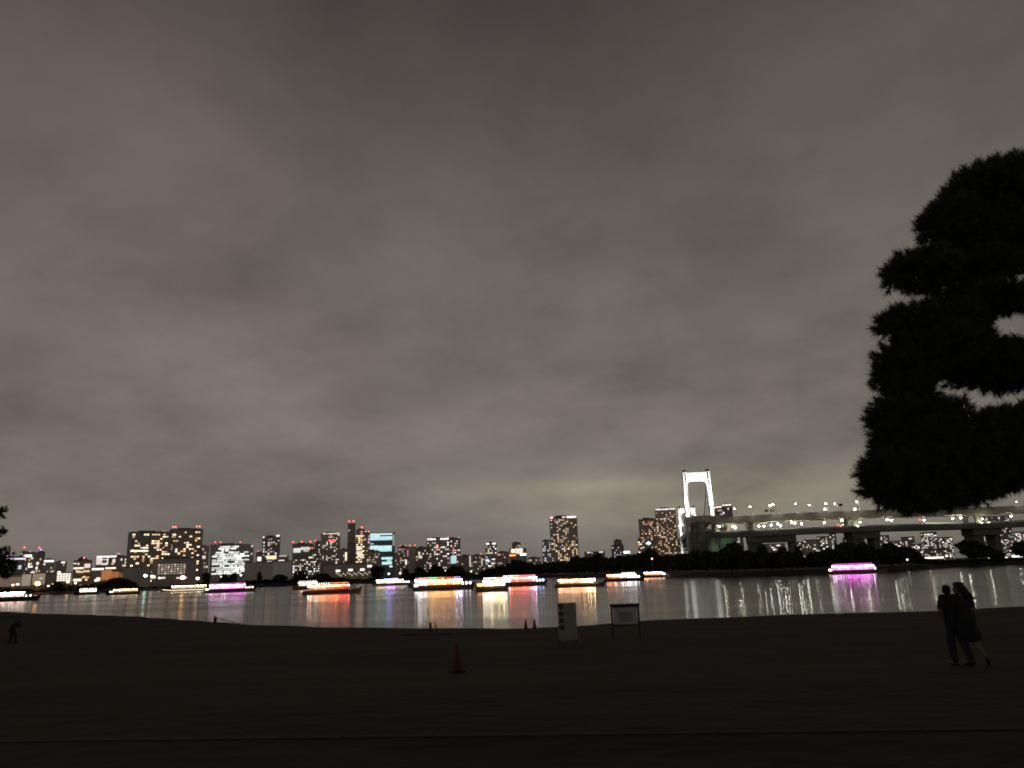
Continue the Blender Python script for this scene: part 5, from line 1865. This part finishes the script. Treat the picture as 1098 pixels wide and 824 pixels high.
def hand(wrist, d, palm_n, s=1.0, curl=.5):
    """Palm, four unequal fingers bent at the knuckles and a thumb. d: direction of the hand, palm_n: palm normal."""
    wrist, d, nrm = Vector(wrist), Vector(d).normalized(), Vector(palm_n).normalized()
    sd = d.cross(nrm).normalized()
    caps = []
    for i, (o, L) in enumerate(((-.032, .066), (-.011, .078), (.011, .074), (.031, .058))):
        k0 = wrist + d * .088 * s + sd * o * s
        caps.append((wrist + d * .01 + sd * o * .55 * s, .017 * s, k0, .0125 * s))
        k1 = k0 + (d * math.cos(curl * .7) + nrm * math.sin(curl * .7)) * L * .5 * s
        k2 = k1 + (d * math.cos(curl * 1.6) + nrm * math.sin(curl * 1.6)) * L * .5 * s
        caps += [(k0, .011 * s, k1, .0098 * s), (k1, .0098 * s, k2, .0085 * s)]
    b0 = wrist + d * .03 * s - sd * .03 * s
    b1 = b0 + (d * .75 - sd * .65).normalized() * .045 * s
    b2 = b1 + (d * .95 + nrm * .3).normalized() * .035 * s
    caps += [(b0, .015 * s, b1, .012 * s), (b1, .0115 * s, b2, .0095 * s)]
    return caps


def head_parts(c, yaw, s=1.0, pitch=0.0):
    """Head ellipsoids, nose, ears, brow and chin; the face looks along +Y rotated by yaw about Z."""
    Rm = Matrix.Rotation(yaw, 3, 'Z') @ Matrix.Rotation(pitch, 3, 'X')
    P = lambda x, y, z: Vector(c) + Rm @ (Vector((x, y, z)) * s)
    e = (pitch, 0, yaw)
    balls = [(P(0, -.012, .03), .078 * s, .097 * s, .092 * s, e), (P(0, .025, -.035), .062 * s, .07 * s, .085 * s, e), (P(0, .06, -.088), .03 * s, .03 * s, .025 * s, e)]
    balls += [(P(sx * .079, -.005, -.005), .012 * s, .022 * s, .032 * s, e) for sx in (-1, 1)]
    balls += [(P(sx * .032, .083, .012), .014 * s, .012 * s, .009 * s, e) for sx in (-1, 1)]
    balls += [(P(0, .092, -.062), .024 * s, .012 * s, .009 * s, e)]
    caps = [(P(0, .088, .012), .010 * s, P(0, .112, -.026), .015 * s)]
    return caps, balls, P


# man: walks beside the woman seen from behind, left hand in pocket with the elbow out, right arm round her
Yp = 16.7


def make_man(u, label):
    g = ground_at(u, Yp)
    root = empty('person', g, 0, label, 'person')
    root.scale = (.96,) * 3
    X = lambda x, y, z: (x, y, z)
    hip, chest, neck = (0, 0, .93), (0.0, .02, 1.28), (.0, .02, 1.47)
    hc, hb_, P = head_parts((.0, .12, 1.535), -.5, .97)
    sh = {-1: (-.185, .015, 1.40), 1: (.185, .02, 1.40)}
    lh, rh = (-.09, 0, .9), (.09, 0, .9)
    lk, rk = (-.10, .07, .49), (.105, -.03, .50)
    la, ra = (-.10, .03, .085), (.11, -.24, .13)
    caps = [((0, 0, .95), .13, chest, .145), (chest, .14, (0, .02, 1.36), .11), ((0, .02, 1.4), .058, (0, .09, 1.48), .05),
            (lh, .083, lk, .056), (lk, .056, la, .037), (rh, .083, rk, .056), (rk, .056, ra, .037),
            (la, .04, (-.105, .17, .035), .032), (ra, .042, (.11, -.17, .02), .03)]
    le, lw = (-.325, -.10, 1.13), (-.205, .02, .945)
    re, rw = (.27, .12, 1.15), (.34, .14, .98)
    caps += [((-.06, .015, 1.40), .075, sh[-1], .062), ((.06, .015, 1.40), .075, sh[1], .062),
             (sh[-1], .056, le, .042), (le, .041, lw, .029), (sh[1], .056, re, .042), (re, .041, rw, .029)]
    caps += hand(lw, (.55, .25, -.8), (.6, -.4, 0), 1.0, .5) + hand(rw, (.4, .1, -.8), (-.6, 0, -.3), 1.0, .5) + hc
    link('body', body_mesh('body', caps, hb_, M['skin'], .0085, 3), root)
    # loose short-sleeved shirt
    sc = [((0, -.0, .9), .165, (0, .02, 1.26), .172), ((0, .02, 1.26), .165, (0, .02, 1.37), .115), ((-.07, .015, 1.39), .09, sh[-1], .078), ((.07, .015, 1.39), .09, sh[1], .078),
          (sh[-1], .076, lerp(sh[-1], le, .72), .068), (sh[1], .076, lerp(sh[1], re, .72), .068), ((-.09, 0, .92), .12, (-.09, .01, 1.28), .11), ((.09, 0, .92), .12, (.09, .01, 1.28), .11)]
    link('shirt', body_mesh('shirt', sc, [], M['cloth_dark'], .012, 5), root)
    tr = [(lh, .108, lk, .084), (lk, .084, lerp(lk, la, .9), .07), (rh, .108, rk, .084), (rk, .084, lerp(rk, ra, .9), .07), ((-.06, 0, .93), .125, (.06, 0, .93), .125)]
    link('trousers', body_mesh('trousers', tr, [], M['cloth_navy'], .012, 5), root)
    for a, t in ((la, (-.105, .19, .04)), (ra, (.11, -.15, .03))):
        v = Vector(t) - Vector(a)
        link('shoe', body_mesh('shoe', [(Vector(a) + Vector((0, -.05, -.035)), .048, Vector(t) + Vector((0, 0, .0)), .04), (Vector(a), .052, Vector(a) + Vector((0, 0, .04)), .05)], [], M['leather'], .01, 3), root)
    hr = [(P(0, -.03, .055), .09, .1, .085, (0, 0, -.5)), (P(0, -.055, .01), .083, .07, .085, (0, 0, -.5)), (P(0, .04, .095), .075, .055, .04, (0, 0, -.5))]
    link('hair', body_mesh('hair', [], hr, M['hair'], .009, 2), root)
    return root


def make_woman(u, label):
    g = ground_at(u, Yp - .15)
    root = empty('person', g, 0, label, 'person')
    lean = .0
    hc, hb_, P = head_parts((-.03, .03, 1.515), .75, .98)
    sh = {-1: (-.16, .0, 1.31), 1: (.14, .0, 1.31)}
    lh, rh = (-.075, 0, .86), (.08, 0, .86)
    lk, rk = (-.06, .13, .48), (.09, -.02, .46)
    la, ra = (-.06, .04, .08), (.15, -.26, .19)
    caps = [((0, 0, .88), .125, (0, 0, 1.05), .105), ((0, 0, 1.05), .105, (0, .005, 1.22), .118), ((0, .005, 1.24), .115, (0, .0, 1.3), .09), ((0, 0, 1.31), .05, (-.015, .015, 1.45), .043),
            (lh, .085, lk, .052), (lk, .052, la, .033), (rh, .085, rk, .052), (rk, .054, ra, .033), (la, .035, (-.06, .16, .03), .028), (ra, .036, (.17, -.27, .06), .028)]
    le, lw = (-.22, .08, 1.07), (-.12, .22, .98)
    re, rw = (.175, -.1, 1.06), (.16, .0, .84)
    caps += [((-.05, 0, 1.31), .062, sh[-1], .052), ((.05, 0, 1.31), .062, sh[1], .052), (sh[-1], .047, le, .036), (le, .035, lw, .025), (sh[1], .047, re, .036), (re, .035, rw, .025)]
    caps += hand(lw, (.3, .8, -.1), (.6, 0, -.4), .9, .5) + hand(rw, (.0, .05, -1), (-1, .1, 0), .9, 1.1) + hc
    link('body', body_mesh('body', caps, hb_, M['skin'], .0085, 3), root)
    tp = [((0, 0, .92), .15, (0, 0, 1.06), .13), ((0, 0, 1.06), .13, (0, .005, 1.22), .14), ((0, 0, 1.24), .135, (0, 0, 1.29), .1), ((-.06, 0, 1.3), .076, sh[-1], .065), ((.06, 0, 1.3), .076, sh[1], .065),
          (sh[-1], .063, lerp(sh[-1], le, .55), .058), (sh[1], .063, lerp(sh[1], re, .55), .058)]
    link('blouse', body_mesh('blouse', tp, [], M['cloth_grey'], .012, 5), root)
    sk = [((-.05, 0, .9), .135, (.05, 0, .9), .135), (lh, .11, lerp(lh, lk, .8), .105), (rh, .11, lerp(rh, rk, .8), .105), ((0, 0, .88), .135, (.01, .04, .6), .14)]
    link('skirt', body_mesh('skirt', sk, [], M['cloth_dark'], .013, 6), root)
    for a, t in ((la, (-.06, .17, .03)), (ra, (.175, -.265, .045))):
        link('shoe', body_mesh('shoe', [(Vector(a) + Vector((0, -.02, -.03)), .043, Vector(t), .034)], [], M['leather'], .01, 3), root)
    e = (0, 0, .75)
    hr = [(P(0, -.03, .05), .093, .102, .092, e), (P(0, -.065, -.01), .09, .075, .1, e), (P(.02, .035, .09), .075, .06, .045, e)]
    hcaps = [(P(0, -.07, .0), .085, (.055, -.07, 1.43), .08), ((.055, -.07, 1.43), .078, (.125, -.09, 1.36), .052), ((.125, -.09, 1.36), .05, (.2, -.1, 1.31), .018),
             ((.05, -.07, 1.46), .055, (.16, -.085, 1.39), .025), ((.04, -.08, 1.38), .055, (.08, -.1, 1.27), .03)]
    link('hair', body_mesh('hair', hcaps, hr, M['hair'], .009, 2), root)
    bag = empty('handbag', Vector(root.location) + Vector((.175, .02, .50)), .1, 'dark soft handbag hanging from the hand of the long haired woman', 'bag')
    b = MB()
    b.lathe([(.08, 0), (.125, .04), (.13, .15), (.11, .21)], 14)
    for i, p in enumerate(b.v):
        b.v[i] = (p[0], p[1] * .5, p[2])
    b.build('bag_body', M['leather'], bag, True)
    b = MB()
    b.tube([(-.08, 0, .2), (-.07, 0, .27), (-.03, 0, .315), (.02, 0, .28), (.06, 0, .23), (.08, 0, .2)], .009, 7)
    b.build('strap', M['leather'], bag, True)
    return root


make_man(1031, 'person in dark shirt and trousers seen from behind, one elbow out, left of the couple')
make_woman(1043.5, 'person with long dark hair blowing right, in grey blouse and dark skirt')


def make_bending(u, Y, label):
    """Person bending forward at the hips, reaching to the sand; faces right."""
    g = ground_at(u, Y)
    root = empty('person', g, -.2, label, 'person')
    hips, chest = (-.22, 0, .88), (.12, 0, 1.12)
    hc, hb_, P = head_parts((.36, 0, 1.15), -PI / 2, 1.0, -.6)
    caps = [(hips, .14, chest, .145), (chest, .13, (.2, 0, 1.13), .1), ((.2, 0, 1.13), .055, (.31, 0, 1.13), .05)]
    sc, tr = [(hips, .165, chest, .168), (chest, .155, (.2, 0, 1.13), .12)], [((-.22, -.05, .88), .14, (-.22, .05, .88), .14)]
    shoes = []
    for sg, kx, ax_, in ((-1, -.06, -.2), (1, .05, .02)):
        h, k_, a = (-.22, sg * .09, .86), (kx, sg * .11, .47), (ax_, sg * .11, .08)
        caps += [(h, .085, k_, .056), (k_, .056, a, .037), (a, .04, (ax_ + .13, sg * .12, .035), .03)]
        tr += [(h, .108, k_, .082), (k_, .08, lerp(k_, a, .9), .066)]
        shoes.append(((ax_ - .04, sg * .11, .045), (ax_ + .16, sg * .12, .04)))
        s_, e, w_ = (.16, sg * .17, 1.13), (.27, sg * .2, .86), (.36, sg * .13, .64)
        caps += [((.14, sg * .06, 1.13), .07, s_, .058), (s_, .053, e, .04), (e, .039, w_, .028)] + hand(w_, (.35, 0, -.9), (0, -sg, 0), 1.0, .6)
        sc += [((.12, sg * .07, 1.12), .088, s_, .074), (s_, .07, lerp(s_, e, .7), .062)]
    link('body', body_mesh('body', caps + hc, hb_, M['skin'], .0085, 3), root)
    link('shirt', body_mesh('shirt', sc, [], M['cloth_dark'], .012, 5), root)
    link('trousers', body_mesh('trousers', tr, [], M['cloth_navy'], .012, 5), root)
    for p, q in shoes:
        link('shoe', body_mesh('shoe', [(p, .05, q, .04)], [], M['leather'], .01, 3), root)
    e = (-.6, 0, -PI / 2)
    link('hair', body_mesh('hair', [], [(P(0, -.03, .05), .09, .1, .09, e), (P(0, -.06, 0), .085, .07, .09, e)], M['hair'], .009, 2), root)
    return root


make_bending(14, 49, 'person in dark clothes bending forward over the sand at the left edge')
